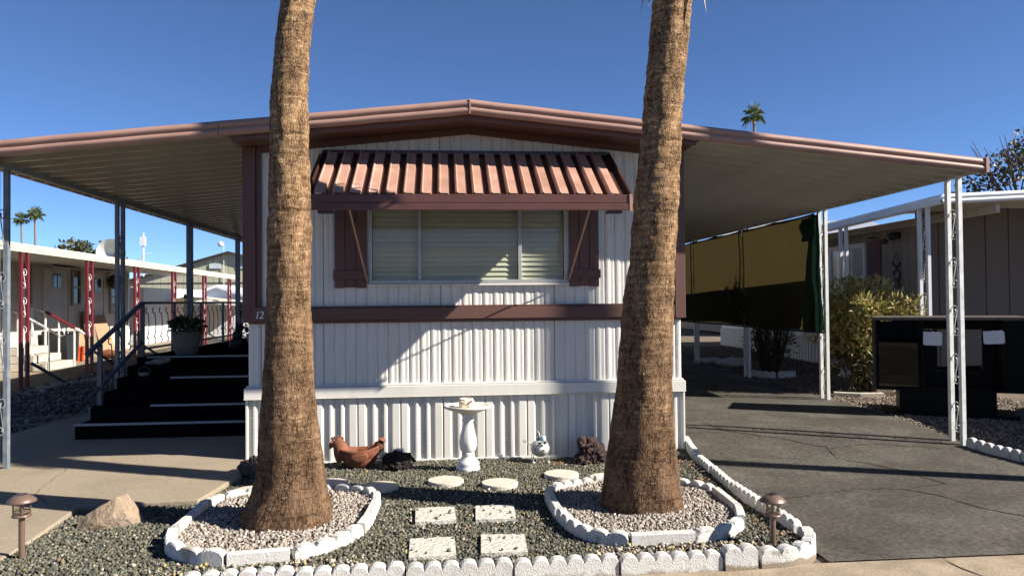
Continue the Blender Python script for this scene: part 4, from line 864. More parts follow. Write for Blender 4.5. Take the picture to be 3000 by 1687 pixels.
# hen planter
hen = thing('hen_planter', 'terracotta hen shaped planter against the white skirting', 'planter', (-0.80, 7.22, YARD - .005))
HB = (-0.80, 7.22, YARD - .005)
g = MB(); rows = []
prof = [(0.0, .075), (.02, .105), (.06, .140), (.10, .163), (.108, .160), (.115, .168), (.15, .180), (.185, .186), (.205, .186), (.205, .166), (.12, .150), (.05, .115)]
for z, r in prof:
    row = []
    for j in range(40):
        a = 6.2832 * j / 40; ca, sa = math.cos(a), math.sin(a); rim = max(0, (z - .12) / .085)
        x = r * 1.02 * ca * (1 + .08 * rim * abs(ca)); y = r * .70 * sa; zz = z + rim * (.045 * max(0, ca) ** 2 + .02 * max(0, -ca) ** 2 - .02)
        row.append((HB[0] + x, HB[1] + y, HB[2] + zz))
    rows.append(row)
g.grid(rows, True); o0 = len(g.v) - len(rows) * 40; g.f.append(tuple(o0 + j for j in range(40))); g.f.append(tuple(len(g.v) - 40 + j for j in range(40)))
body = part(g, 'body', M_TERRA, hen, smooth=True)
def blob(c, r, sc, n=16, mrows=10, rotm=None):
    rows = []; rotm = rotm or Matrix.Identity(3)
    for i in range(mrows + 1):
        th = math.pi * (0.02 + .96 * i / mrows); rows.append([Vector(c) + rotm @ Vector((r * sc[0] * math.sin(th) * math.cos(6.2832 * j / n), r * sc[1] * math.sin(th) * math.sin(6.2832 * j / n), r * sc[2] * math.cos(th))) for j in range(n)])
    return rows
g = MB(); g.tube([(HB[0] - .13, HB[1], HB[2] + .10), (HB[0] - .165, HB[1], HB[2] + .17), (HB[0] - .185, HB[1], HB[2] + .225), (HB[0] - .205, HB[1], HB[2] + .262), (HB[0] - .222, HB[1], HB[2] + .278)], [.085, .078, .062, .052, .028], 16)
hd = part(g, 'head', M_TERRA, hen, smooth=True)
g = MB(); g.tube([(HB[0] - .225, HB[1], HB[2] + .25), (HB[0] - .262, HB[1], HB[2] + .222), (HB[0] - .275, HB[1], HB[2] + .192)], [.040, .026, .006], 8); part(g, 'beak', M_TERRA, hd, smooth=True)
g = MB()
for k in range(5): g.grid(blob((HB[0] - .245 + .022 * k, HB[1], HB[2] + .288 + .012 * math.sin(k * .8)), .017, (1, .6, 1), 8, 6), True)
part(g, 'comb', mat('dark_terracotta', (0.16, 0.06, 0.04), 0.85, 0.2, 9), hd, smooth=True)
for s in (-1, 1): g = MB(); g.grid(blob((HB[0] - .215, HB[1] + s * .048, HB[2] + .262), .011, (1, .5, 1), 8, 6), True); part(g, 'eye', M_TERRA, hd, smooth=True)
for s in (-1, 1): g = MB(); g.grid(blob((HB[0] + .01, HB[1] + s * .118, HB[2] + .13), .07, (1.2, .22, .75), 14, 8, Matrix.Rotation(R(-8), 3, 'Y')), True); part(g, 'wing', M_TERRA, hen, smooth=True)
g = MB(); g.tube([(HB[0] + .15, HB[1], HB[2] + .17), (HB[0] + .19, HB[1], HB[2] + .225), (HB[0] + .212, HB[1], HB[2] + .265), (HB[0] + .218, HB[1], HB[2] + .285)], [.045, .052, .042, .015], 10); part(g, 'tail', M_TERRA, hen, smooth=True)
# bird bath
BB = (0.205, 6.985, YARD - .004); bath = thing('bird_bath', 'white pedestal bird bath standing in the middle of the gravel yard', 'bird bath', BB)
g = MB(); g.lathe([(.105, 0), (.110, .02), (.108, .045), (.100, .055), (.104, .07), (.100, .085), (.090, .10), (.070, .118), (.060, .135), (.056, .15), (.062, .158), (.056, .168), (.060, .178)], 32, BB); part(g, 'base', M_BATH, bath, smooth=True)
g = MB(); g.lathe([(.058, .178), (.068, .20), (.077, .235), (.079, .27), (.072, .32), (.060, .37), (.050, .42), (.047, .455), (.056, .462), (.056, .470), (.046, .482), (.052, .505), (.068, .525), (.078, .535)], 48, BB, lambda a, z: 1 + (.05 * abs(math.cos(a * 2.5)) if .19 < z < .455 else 0)); part(g, 'pedestal', M_BATH, bath, smooth=True)
g = MB(); g.lathe([(.075, .536), (.12, .545), (.175, .565), (.200, .580), (.215, .583), (.216, .602), (.205, .606), (.19, .598), (.14, .580), (.05, .572)], 40, BB); part(g, 'bowl', M_BATHT, bath, smooth=True)
g = MB(); OB = (BB[0] - .012, BB[1], BB[2] + .575)
g.lathe([(.050, 0), (.066, .015), (.072, .04), (.070, .065), (.062, .082), (.058, .092), (.050, .090), (.052, .06), (.03, .02)], 24, OB, lambda a, z: 1 + .05 * math.cos(a * 7))
ow = solo(g, 'owl_pot', M_OWL, 'small cream owl faced pot sitting in the bird bath bowl', 'pot', OB, smooth=True, world=True)
for s in (-1, 1): g = MB(); g.beam((OB[0] + s * .012, OB[1] - .072, OB[2] + .052), (OB[0] + s * .050, OB[1] - .058, OB[2] + .072), .016, .014); part(g, 'brow', M_OWL if s < 0 else M_TERRA, ow)
for s in (-1, 1): g = MB(); g.grid(blob((OB[0] + s * .028, OB[1] - .060, OB[2] + .035), .032, (.8, .4, 1), 10, 6), True); part(g, 'wing', M_OWL, ow, smooth=True)
# fish-cat ornament
FB = (0.905, 7.27, YARD); fish = thing('fish_ornament', 'speckled metal fish figure with heart sunglasses standing by the skirting', 'ornament', FB)
fc = (FB[0], FB[1], FB[2] + .135); g = MB(); g.grid(blob(fc, .088, (1.05, 1.1, .92), 24, 14), True); part(g, 'body', M_FISH, fish, smooth=True)
g = MB(); g.grid(blob((fc[0] + .012, fc[1] - .075, fc[2] - .004), .05, (1.05, .55, .75), 16, 10), True); fm = part(g, 'muzzle', mat('pale_metal', (.60, .60, .57), .5, .15, 30), fish, smooth=True)
g = MB(); g.grid(blob((fc[0] + .022, fc[1] - .105, fc[2] - .004), .010, (1, .6, .8), 8, 6), True); part(g, 'mouth', M_DKFIG, fm, smooth=True)
def heart(cx, cy, cz, s, m, nm, par, th=.006):
    pts = []
    for i in range(22):
        t = 6.2832 * i / 22; pts.append((s * .062 * 16 * math.sin(t) ** 3, s * .062 * (13 * math.cos(t) - 5 * math.cos(2 * t) - 2 * math.cos(3 * t) - math.cos(4 * t))))
    g = MB(); g.prism(pts, lambda p, t: (cx + p[0], cy + t, cz + p[1]), 0, th); return part(g, nm, m, par)
gl = sub('sunglasses', fish)
for s in (-1, 1):
    heart(fc[0] + .012 + s * .024, fc[1] - .098, fc[2] + .066 + s * .003, .024, M_WTRIM, 'rim', gl); heart(fc[0] + .012 + s * .024, fc[1] - .101, fc[2] + .066 + s * .003, .016, M_DKFIG, 'lens', gl, .003)
g = MB(); g.lathe([(.030, 0), (.026, .012), (.025, .040), (.022, .042)], 14, (fc[0] + .030, fc[1] - .02, fc[2] + .075)); part(g, 'hat', mat('pale_blue_metal', (.42, .55, .60), .4), fish, smooth=True)
g = MB(); g.tube([(fc[0] - .022, fc[1] + .02, fc[2] + .07), (fc[0] - .022, fc[1] + .03, fc[2] + .12), (fc[0] - .014, fc[1] + .03, fc[2] + .155), (fc[0] - .004, fc[1] + .02, fc[2] + .13), (fc[0] - .004, fc[1] + .01, fc[2] + .075)], [.012, .011, .009, .008, .008], 6); part(g, 'fin', M_FISH, fish, smooth=True)
for s in (-1, 1):
    for yy in (-.055, .05):
        g = MB(); g.tube([(fc[0] + s * .062, fc[1] + yy, fc[2] - .045), (fc[0] + s * .078, fc[1] + yy - .006, fc[2] - .085), (fc[0] + s * .072, fc[1] + yy - .01, FB[2] + .012)], .004, 5); lg_ = part(g, 'leg', M_FISH, fish)
        g = MB(); g.grid(blob((fc[0] + s * .072, fc[1] + yy - .016, FB[2] + .012), .019, (1, 1.1, .7), 10, 6), True); part(g, 'foot', M_FISH, lg_, smooth=True)
g = MB(); st = []
for i in range(34): t = i / 33; st.append((fc[0] - .05 - .10 * t, fc[1] + .09 + .012 * math.cos(i * 1.9), fc[2] + .0 + .06 * t + .012 * math.sin(i * 1.9)))
g.tube(st, .0035, 4); part(g, 'tail', M_FISH, fish)
# solar path lights
def solar(loc, h, label):
    t = thing('solar_light', label, 'path light', loc, 'bronze solar path lights'); x, y, z = loc; q = h - .135
    g = MB(); g.lathe([(.0175, -.02), (.0175, q)], 14, loc); part(g, 'stake', M_BRZ, t, smooth=False)
    g = MB(); g.lathe([(.03, q - .004), (.052, q), (.056, q + .006), (.05, q + .012), (.040, q + .016)], 24, loc); part(g, 'base_ring', M_BRZ, t, smooth=True)
    g = MB(); g.lathe([(.040, q + .016), (.044, q + .04), (.044, q + .088)], 24, loc, cap=False); part(g, 'lens', M_LENS, t, smooth=True)
    g = MB(); g.lathe([(.012, q + .016), (.012, q + .07), (.03, q + .088)], 10, loc); part(g, 'reflector', M_GREY, t, smooth=True)
    for k in range(4):
        a = k * 1.5708 + .5; g = MB(); g.beam((x + .045 * math.cos(a), y + .045 * math.sin(a), z + q + .016), (x + .045 * math.cos(a), y + .045 * math.sin(a), z + q + .088), .006, .006, (1, 0, 0)); part(g, 'cage_bar', M_BRZ, t)
    g = MB(); g.lathe([(.046, q + .028), (.046, q + .034)], 20, loc, cap=False); part(g, 'cage_ring', M_BRZ, t)
    g = MB(); g.lathe([(.075, q + .086), (.082, q + .090), (.080, q + .098), (.062, q + .116), (.040, q + .130), (.030, q + .133)], 28, loc); cap_ = part(g, 'cap', M_BRZ, t, smooth=True)
    g = MB(); g.obox((x, y, z + q + .134), .027, .022, .003, Matrix.Rotation(.5, 3, 'Z')); part(g, 'solar_panel', M_SOLAR, cap_)
solar((-2.575, 4.90, YARD), 0.40, 'bronze solar light on a stake beside the concrete patio')
solar((2.055, 4.655, YARD), 0.315, 'bronze solar light on a stake at the driveway corner')
# dry leaves on the gravel by the driveway edging
g = MB(); rnd = random.Random(4)
for i in range(230):
    if i < 150: x = rnd.gauss(2.18, .05); y = rnd.uniform(4.7, 7.2)
    elif i < 190: x = rnd.gauss(1.05, .06); y = rnd.gauss(7.2, .06)
    else: x = rnd.uniform(-1.6, 2.0); y = rnd.uniform(4.45, 7.3)
    z = zyard(x, y) + .014; a = rnd.uniform(0, 6.28); l = rnd.uniform(.012, .03); w = l * .35; c, s = math.cos(a), math.sin(a); u = rnd.uniform(-.006, .012)
    g.add([(x - c * l, y - s * l, z), (x - s * w, y + c * w, z + .006), (x + c * l, y + s * l, z + u + .004), (x + s * w, y - c * w, z + .003)], [(0, 1, 2), (0, 2, 3)])
lo = link('dry_leaves', g.mesh('dry_leaves', M_LITTER)); lo['kind'] = 'stuff'; lo['label'] = 'brown dry leaf litter scattered on the gravel'; lo['category'] = 'leaf litter'

# ------------------------------------------------------------------ porch with steps
porch = thing('porch', 'black carpeted porch and steps with pale nosings beside the home', 'porch', (-2.9, 9.5, 0.0))
SX0, SX1 = -3.92, -1.905
FY = [8.48, 8.84, 9.16, 9.52, 9.82, 10.12]; FZ = [.165, .31, .43, .555, .675, .765]
NOSE = [(-3.92, 0), (-3.28, 1), None, (-3.30, 3), None, (-3.80, 5)]
for k in range(6):
    g = MB(); y1 = FY[k + 1] + .02 if k < 5 else 15.2
    g.box(SX0, SX1, FY[k], y1, -0.02 if k == 0 else FZ[k - 1] - .05, FZ[k]); st = part(g, 'step' if k < 5 else 'deck', M_BLACK, porch, bevel=.006)
    if NOSE[k]: g = MB(); g.box(NOSE[k][0], SX1 - .002, FY[k] - .014, FY[k] + .03, FZ[k] - .016, FZ[k] + .006); part(g, 'nosing', M_NOSE, st, bevel=.004)
    g = MB(); g.box(SX0 - .022, SX0 - .002, FY[k] - .01, FY[k] + .10, (FZ[k - 1] if k else -.02), FZ[k] - .01); part(g, 'stringer_cap', mat('grey_board', (.20, .17, .14), .8), st)
M_RAILB = mat('dark_blue_iron', (0.055, 0.066, 0.082), 0.5, 0.2, 12.0, spec=0.3)
rail = thing('porch_railing', 'dark iron scroll railing along the porch steps', 'railing', (-3.86, 9.4, 0.3))
RX = -3.86
pA = (RX, 8.84, 0.975); pB = (RX, 10.14, 1.455); pC = (RX, 15.1, 1.455)
g = MB(); g.beam((RX, 8.62, .90), pB, .055, .035); part(g, 'stair_rail', M_RAILB, rail, bevel=.004)
g = MB(); g.beam(pB, pC, .055, .035); part(g, 'top_rail', M_IRONB, rail, bevel=.004)
g = MB(); g.beam((RX, 8.70, .43), (RX, 10.14, .96), .035, .03); part(g, 'lower_stair_rail', M_RAILB, rail)
g = MB(); g.beam((RX, 10.16, .865), (RX, 15.1, .865), .035, .025); part(g, 'bottom_rail', M_IRONB, rail)
for y, zb, zt in ((8.93, .31, .99), (10.14, .765, 1.44)): g = MB(); g.box(RX - .022, RX + .022, y - .022, y + .022, zb, zt); part(g, 'newel', mat('grey_newel', (0.12, 0.13, 0.14), 0.5, 0.2, 12), rail)
for y in (11.3, 12.5, 13.7, 14.9): g = MB(); g.box(RX - .018, RX + .018, y - .018, y + .018, .765, 1.44); part(g, 'rail_post', M_IRONG, rail)
def ess(h, w, n=12):
    p = []
    for i in range(n): a = 4.2 * i / (n - 1); r = w * (.10 + .24 * i / (n - 1)); p.append((-w * .1 + r * math.cos(a + 1.2), h - w * .42 + r * math.sin(a + 1.2)))
    mid = [(-w * .02 + w * .34 * math.sin(math.pi * t) * (1 if t < .5 else 1), h - w * .42 - (h - w * .84) * t) for t in (.25, .5, .75)]
    q = []
    for i in range(n): a = 4.2 * i / (n - 1); r = w * (.10 + .24 * i / (n - 1)); q.append((w * .1 - r * math.cos(a + 1.2), w * .42 - r * math.sin(a + 1.2)))
    return p + mid + q[::-1]
w0 = WL[rail.name]
def ess_mesh(h, w, m): g = MB(); g.tube([(0, u, v) for u, v in ess(h, w)], .0065, 5); return g.mesh('scroll', m, True)
e1 = ess_mesh(.565, .17, M_IRONB); y = 10.30
while y < 15.0: o = link('scroll', e1, rail); o.location = (RX - w0[0], y - w0[1], .875 - w0[2]); y += .235
e2 = ess_mesh(.46, .16, M_IRONB)
for i in range(5): t = (i + .7) / 5.2; o = link('scroll', e2, rail); o.location = (RX - w0[0], 8.75 + 1.35 * t - w0[1], .46 + .53 * t - w0[2])

def leaf_cloud(name, c, r, n, lw, ll, pal, m, parent=None, seed=0, up=0.2, shell=0.35, zsq=1.0, wts=None, fold=0.0, clump=0):
    """many small pointed leaves through an ellipsoid volume, as one mesh"""
    q = np.random.default_rng(seed); d = q.normal(size=(n, 3)); d /= np.linalg.norm(d, axis=1)[:, None]; rad = (shell + (1 - shell) * q.random(n) ** .5)
    if clump:
        cd = q.normal(size=(clump, 3)); cd /= np.linalg.norm(cd, axis=1)[:, None]; cr = q.uniform(.45, 1.0, clump); cs = q.uniform(.14, .30, clump); ci = q.integers(0, clump, n)
        P = cd[ci] * cr[ci][:, None] + d * rad[:, None] * cs[ci][:, None]
    else: P = d * rad[:, None]
    P = P * np.array(r) + np.array(c)
    a = d + q.normal(size=(n, 3)) * .7 + np.array((0, 0, up)); a /= np.linalg.norm(a, axis=1)[:, None]
    b = np.cross(a, q.normal(size=(n, 3))); b /= np.linalg.norm(b, axis=1)[:, None] + 1e-9
    L = (ll * q.uniform(.6, 1.2, n))[:, None]; W = (lw * q.uniform(.7, 1.2, n))[:, None]
    V = np.stack([P, P + a * L * .5 + b * W, P + a * L, P + a * L * .5 - b * W], 1).reshape(-1, 3); F = np.arange(4 * n).reshape(n, 4)
    pal = np.array(pal); col = pal[q.choice(len(pal), n, p=None if wts is None else np.array(wts) / sum(wts))] * q.uniform(.7, 1.25, (n, 1))
    if parent is not None: V = V - np.array(WL[parent.name])
    me = np_mesh(name, V, F, m, np.repeat(col, 4, 0)); return link(name, me, parent)
GRN = [(.03, .05, .018), (.045, .07, .025), (.06, .08, .03), (.02, .035, .014)]
# porch ornaments
t = thing('basket_planter', 'grey wicker basket of leafy plants on the porch beside the railing', 'planter', (-3.45, 10.55, .765)); g = MB(); g.lathe([(.135, 0), (.15, .05), (.175, .20), (.185, .285), (.195, .295), (.185, .305), (.16, .30), (.14, .25)], 28, (-3.45, 10.55, .765), lambda a, z: 1 + .02 * math.sin(a * 14) * math.cos(z * 110)); part(g, 'basket', M_WICK, t)
leaf_cloud('foliage', (-3.45, 10.55, 1.14), (.22, .2, .12), 220, .02, .09, GRN, M_TREE, t, 2)
g = MB(); rnd = random.Random(3)
for i in range(9):
    a = rnd.uniform(0, 6.28); o = Vector((-3.45, 10.55, 1.08)); p = o + Vector((math.cos(a) * .12, math.sin(a) * .1, .16)); e = p + Vector((math.cos(a) * .13, math.sin(a) * .1, -.03)); sd = Vector((-math.sin(a), math.cos(a), .3)) * .035; g.add([o, p - sd, e, p + sd], [(0, 1, 2), (0, 2, 3)])
part(g, 'big_leaf', M_PLANT, t)
g = MB(); g.tube([(-3.47, 10.56, 1.1), (-3.47, 10.56, 1.50)], .008, 5); g.lathe([(.004, 1.50), (.025, 1.53), (.004, 1.58)], 6, (-3.47, 10.56, 0)); part(g, 'stake', M_IRONB, t)
t = thing('flower_pot', 'round grey pot of trailing flowers on the porch near the home', 'planter', (-2.75, 11.6, .765)); g = MB(); g.lathe([(.09, 0), (.14, .05), (.175, .14), (.18, .21), (.19, .22), (.165, .22), (.15, .18)], 24, (-2.75, 11.6, .765)); part(g, 'pot', M_POT, t, smooth=True)
leaf_cloud('foliage', (-2.75, 11.6, 1.05), (.27, .25, .12), 420, .02, .06, GRN, M_TREE, t, 4, clump=12)
g = MB(); pts = [(-2.80, 11.6, 1.0), (-2.84, 11.6, 1.2), (-2.92, 11.58, 1.33), (-3.0, 11.56, 1.40)]; g.tube(pts, .006, 5); part(g, 'stem', M_STEM, t); leaf_cloud('blossom', (-2.91, 11.58, 1.33), (.09, .05, .13), 60, .03, .05, [(.05, .045, .04), (.10, .09, .08)], M_TREE, t, 6)
leaf_cloud('blossom', (-2.52, 11.6, 1.42), (.10, .05, .09), 60, .03, .05, [(.05, .045, .04), (.12, .11, .10)], M_TREE, t, 7)
fig = MB()
for c, r, sc in (((-2.95, 11.1, .86), .10, (1, .9, 1)), ((-2.93, 11.1, .985), .075, (1, .9, 1)), ((-2.90, 11.08, 1.09), .06, (1, 1, .95)), ((-2.935, 11.08, 1.145), .02, (1, .6, 1.3)), ((-2.865, 11.08, 1.145), .02, (1, .6, 1.3))): fig.grid(blob(c, r, sc, 14, 8), True)
solo(fig, 'animal_figure', M_DKFIG, 'dark seated animal figure on the porch between the planters', 'figure', (-2.93, 11.1, .765), smooth=True, world=True)
fig = MB()
for c, r, sc in (((-3.58, 9.93, .715), .06, (1.7, .9, .75)), ((-3.475, 9.92, .74), .042, (1, .9, .9)), ((-3.70, 9.94, .70), .04, (1.4, .8, .6)), ((-3.50, 9.915, .778), .012, (.8, .6, 1.3)), ((-3.455, 9.915, .778), .012, (.8, .6, 1.3))): fig.grid(blob(c, r, sc, 14, 8), True)
solo(fig, 'cat_figure', M_CATS, 'grey cast figure of a sleeping cat on the top step', 'figure', (-3.58, 9.93, .675), smooth=True, world=True)
t = thing('basket_ornament', 'small wire basket ornament on the step below the sleeping cat', 'ornament', (-3.66, 9.66, .555)); g = MB(); g.lathe([(.04, 0), (.06, .02), (.065, .05)], 14, (-3.66, 9.66, .555)); part(g, 'bowl', M_CATS, t, smooth=True)
g = MB(); g.tube([(-3.66 + .068 * math.cos(a), 9.66, .60 + .075 * math.sin(a)) for a in np.linspace(0, math.pi, 12)], .006, 5); part(g, 'handle', M_IRONB, t)
t = thing('red_flowers', 'red flowering plant on the porch against the home wall', 'plant', (-2.06, 11.9, .765)); g = MB(); g.lathe([(.06, 0), (.085, .12), (.08, .12)], 14, (-2.06, 11.9, .765)); part(g, 'pot', M_POT, t, smooth=True)
leaf_cloud('foliage', (-2.06, 11.9, .97), (.12, .12, .09), 150, .02, .05, GRN, M_TREE, t, 8); leaf_cloud('blossom', (-2.06, 11.88, 1.0), (.12, .12, .08), 60, .02, .03, [(.45, .02, .02), (.3, .01, .015)], M_TREE, t, 9)
# white timber frame lying on the side gravel
t = thing('timber_frame', 'weathered white timber frame lying on the side gravel', 'frame', (-5.3, 10.2, 0)); zz = lambda y: zs(y) - .02
for a, b in (((-5.55, 9.3), (-4.75, 9.55)), ((-5.35, 9.95), (-4.55, 10.2)), ((-5.56, 9.3), (-5.38, 9.95)), ((-4.76, 9.55), (-4.57, 10.2))): g = MB(); g.beam((a[0], a[1], zz(a[1])), (b[0], b[1], zz(b[1])), .06, .05); part(g, 'board', M_WOOD, t)

# ------------------------------------------------------------------ shade cloth on the carport
def cloth(x, y0, y1, z0, z1, ny, nz_, seed, amp=.02, tilt=0.0):
    g = MB(); rows = []
    for i in range(nz_ + 1):
        t = i / nz_; row = []
        for j in range(ny + 1):
            s = j / ny; y = y0 + (y1 - y0) * s; sag = -.018 * abs(math.sin(s * math.pi * (y1 - y0) / 1.35)) * t ** 3
            row.append((x + amp * noise.noise((y * 1.3, t * 2.2, seed)) + amp * .4 * noise.noise((y * 4, t * 5, seed)), y + tilt * (1 - t), z0(y) * (1 - t) + (z1(y) + sag) * t))
        rows.append(row)
    return g.grid(rows)
sc_ = thing('shade_screen', 'olive mesh sun screen hung between the carport posts', 'sun screen', (5.19, 12.5, .97))
for ya, yb in ((10.25, 12.80), (12.82, 15.46), (15.48, 18.2)): part(cloth(5.19, ya, yb, lambda y: .975, lambda y: 2.635, 30, 16, 1), 'screen_panel', M_SHADE, sc_, smooth=True)
g = cloth(5.165, 10.00, 10.62, lambda y: .965, lambda y: 2.60, 12, 18, 5, .05)
for i, (x, y, z) in enumerate(g.v):
    t = (z - .965) / 1.63; yc = 10.12; g.v[i] = (x, yc + (y - yc) * (1.0 - .62 * max(0, t)), z)
part(g, 'gathered_edge', M_SHADEG, sc_, smooth=True)
g = cloth(5.12, 10.12, 10.52, lambda y: 2.24, lambda y: 2.58, 10, 8, 9, .05); part(g, 'folded_flap', M_SHADEG, sc_, smooth=True)
g = MB(); g.tube([(5.19, 10.0, .96), (5.19, 18.2, .96)], .014, 6); part(g, 'bottom_pole', M_SHADEG, sc_)

# ------------------------------------------------------------------ black cabinet by the carport
CB = Vector((5.26, 8.89, zd(8.6) - .005)); ca = R(-26.8)
cab = thing('entertainment_cabinet', 'old black entertainment cabinet with taped paper sheets by the carport post', 'cabinet', tuple(CB), rotz=ca)
def cpart(mb, name, m, parent=cab, **k): return part(mb, name, m, parent, world=False, **k)
W_, H1, H2 = 1.58, .30, 1.145
g = MB(); g.box(.26, 1.28, .05, .50, 0, H1); cpart(g, 'plinth', M_CAB, bevel=.004)
g = MB(); g.box(.10, 1.50, .0, .60, -.005, .035); cpart(g, 'skid', M_CAB)
g = MB(); g.box(0, W_, .0, .55, H1 + .002, H1 + .04); cpart(g, 'floor_panel', M_CAB, bevel=.003)
g = MB(); g.box(-.02, W_ + .02, -.02, .57, H2, H2 + .045); cpart(g, 'top_panel', M_CABTOP, bevel=.012, seg=2)
for x in (0, .50, 1.34, W_ - .03): g = MB(); g.box(x, x + .03, .0, .55, H1 + .042, H2 - .002); cpart(g, 'side_panel', M_CAB, bevel=.003)
g = MB(); g.box(.03, .10, .50, .53, H1 + .042, H2 - .002); g.box(.24, .50, .50, .53, H1 + .042, H2 - .002); cpart(g, 'back_panel', M_CAB)
g = MB(); g.box(.03, .50, .02, .50, .72, .74); g.box(.03, .50, .02, .50, .93, .945); cpart(g, 'shelf', M_CAB)
g = MB(); g.box(.035, .495, -.006, .0, H1 + .05, H2 - .01); cpart(g, 'smoked_door', M_SMOKE)
fr = MB(); fr.box(.532, 1.338, .40, .43, H1 + .042, H1 + .22); fr.box(.532, 1.338, .40, .43, H2 - .12, H2 - .004); fr.box(.532, .72, .40, .43, H1 + .222, H2 - .122); fr.box(1.20, 1.338, .40, .43, H1 + .222, H2 - .122); cpart(fr, 'opening_frame', M_CAB)
g = MB(); g.box(1.372, W_ - .032, -.004, .02, H1 + .042, H2 - .004); cpart(g, 'door', M_CAB)
def paper(x, z, w, h, rot, seed):
    g = MB(); n = 6; pts = [(-.5, -.42), (-.40, -.5), (.38, -.5), (.5, -.44), (.49, .40), (.40, .5), (.10, .49), (-.02, .52), (-.15, .47), (-.5, .48)]
    g.prism(pts, lambda p, t: (x + (p[0] * w) * math.cos(rot) - p[1] * h * math.sin(rot), t, z + p[1] * h * math.cos(rot) + p[0] * w * math.sin(rot)), -.012 + seed * .0, -.009); cpart(g, 'paper_sheet', M_PAPER)
paper(.62, .93, .20, .165, -.03, 1); paper(1.25, .95, .215, .155, .05, 0)

# ------------------------------------------------------------------ oleander bushes
def stems(parent, c, n, h, spread, seed, m=M_STEM, r=.012):
    rnd = random.Random(seed); g = MB()
    for i in range(n):
        a = rnd.uniform(0, 6.28); s = rnd.uniform(.3, 1) * spread; p0 = Vector((c[0] + .12 * math.cos(a), c[1] + .12 * math.sin(a), c[2] - .03)); p2 = Vector((c[0] + s * math.cos(a), c[1] + s * math.sin(a), c[2] + h * rnd.uniform(.6, 1)))
        p1 = (p0 + p2) / 2 + Vector((rnd.uniform(-.1, .1), rnd.uniform(-.1, .1), h * .12)); g.tube([p0, p1, p2], [r, r * .75, r * .3], 5, False)
    part(g, 'stem', m, parent)
OLE = [(.46, .37, .10), (.30, .29, .08), (.52, .44, .18), (.18, .19, .05), (.42, .26, .13), (.12, .13, .04)]
bc = (6.30, 10.9, zd(11) - .02); bush = thing('oleander_bush', 'large yellowing oleander bush behind the black cabinet', 'bush', bc); stems(bush, bc, 46, 1.25, .55, 5)
leaf_cloud('foliage', (bc[0] + .02, bc[1], bc[2] + 1.06), (.78, .64, .62), 12500, .0125, .125, OLE, M_OLEAF, bush, 21, .35, .3, wts=[4, 4, 4, 2, 2, 1], clump=170)
leaf_cloud('lower_foliage', (bc[0], bc[1], bc[2] + .50), (.62, .56, .42), 1700, .013, .13, [(.13, .13, .04), (.09, .095, .03), (.20, .14, .08), (.06, .06, .025)], M_OLEAF, bush, 22, .1, .3, clump=40)
bc = (5.78, 13.1, zd(13.1) - .02); bush = thing('oleander_bush', 'dark stemmed bush in a white block ring behind the sun screen', 'bush', bc); stems(bush, bc, 60, 1.3, .45, 9)
leaf_cloud('foliage', (bc[0], bc[1], bc[2] + 1.35), (.65, .65, .55), 3000, .014, .13, [(.10, .11, .035), (.06, .07, .025), (.14, .12, .05)], M_OLEAF, bush, 23, .3, .3, clump=60)
leaf_cloud('lower_foliage', (bc[0], bc[1], bc[2] + .62), (.42, .42, .40), 900, .010, .12, [(.05, .045, .025), (.07, .055, .03)], M_OLEAF, bush, 24, .2, .2)
for a0, a1, l in ((3.5, 4.5, 'scalloped white block ringing the dark bush, towards the home'), (4.6, 5.5, 'scalloped white block ringing the dark bush, towards the street')):
    block([(5.78 + .42 * math.cos(a), 13.1 + .42 * math.sin(a)) for a in np.linspace(a0, a1, 7)], lambda x, y: zd(y) - .02, .13, 4, l, 'white blocks ringing the dark bush', thick=.06)
block([(5.55, 10.45), (5.85, 10.27), (6.15, 10.22)], lambda x, y: zd(y) - .015, .07, 0, 'low grey edging stone at the foot of the yellowing bush', None, M_STONE, thick=.07)

# ------------------------------------------------------------------ neighbour on the carport side
nr = thing('neighbour_home', 'tan panelled neighbouring home behind the carport with white skirting', 'mobile home', (7.7, 14, 0.1)); NX = 7.70
g = MB(); xs = np.arange(11.8, 20.5, .205)
pr = []
for y in xs: pr += [(NX, y), (NX, y + .19), (NX + .012, y + .193), (NX + .012, y + .203)]
g.grid([[(x, y, .78) for x, y in pr], [(x, y, 2.72) for x, y in pr]]); g.box(NX + .02, NX + 9.2, 11.84, 20.5, .3, 2.7); part(g, 'wall', M_TAN, nr)
g = MB(); pr = []
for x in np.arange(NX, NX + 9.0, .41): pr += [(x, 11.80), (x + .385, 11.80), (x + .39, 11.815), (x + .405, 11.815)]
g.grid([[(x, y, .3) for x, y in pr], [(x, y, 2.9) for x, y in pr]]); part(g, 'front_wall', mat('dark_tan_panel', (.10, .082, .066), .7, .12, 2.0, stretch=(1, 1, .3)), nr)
g = MB(); pr = []
for y in np.arange(11.8, 20.5, .14): pr += [(NX - .01, y), (NX - .01, y + .06), (NX - .028, y + .07), (NX - .028, y + .13)]
g.grid([[(x, y, .0) for x, y in pr], [(x, y, .62) for x, y in pr]]); part(g, 'skirting', M_WTRIM, nr)
g = MB(); g.box(NX - .04, NX + .01, 11.8, 20.5, .63, .78); part(g, 'skirting_ledge', M_WTRIM, nr)
g = MB(); g.box(NX - .05, NX + .01, 9.9, 20.5, 2.60, 2.72); part(g, 'eave_trim', mat('tan_trim', (.42, .37, .31), .6), nr)
wn_ = sub('window', nr)
for a, b, c, d in ((13.22, 14.52, 2.36, 2.44), (13.22, 14.52, 1.52, 1.60), (13.22, 13.30, 1.602, 2.358), (14.44, 14.52, 1.602, 2.358), (13.84, 13.90, 1.602, 2.358), (13.302, 13.838, 1.80, 1.84)):
    g = MB(); g.box(NX - .05, NX + .01, a, b, c, d); part(g, 'frame', M_WTRIM, wn_)
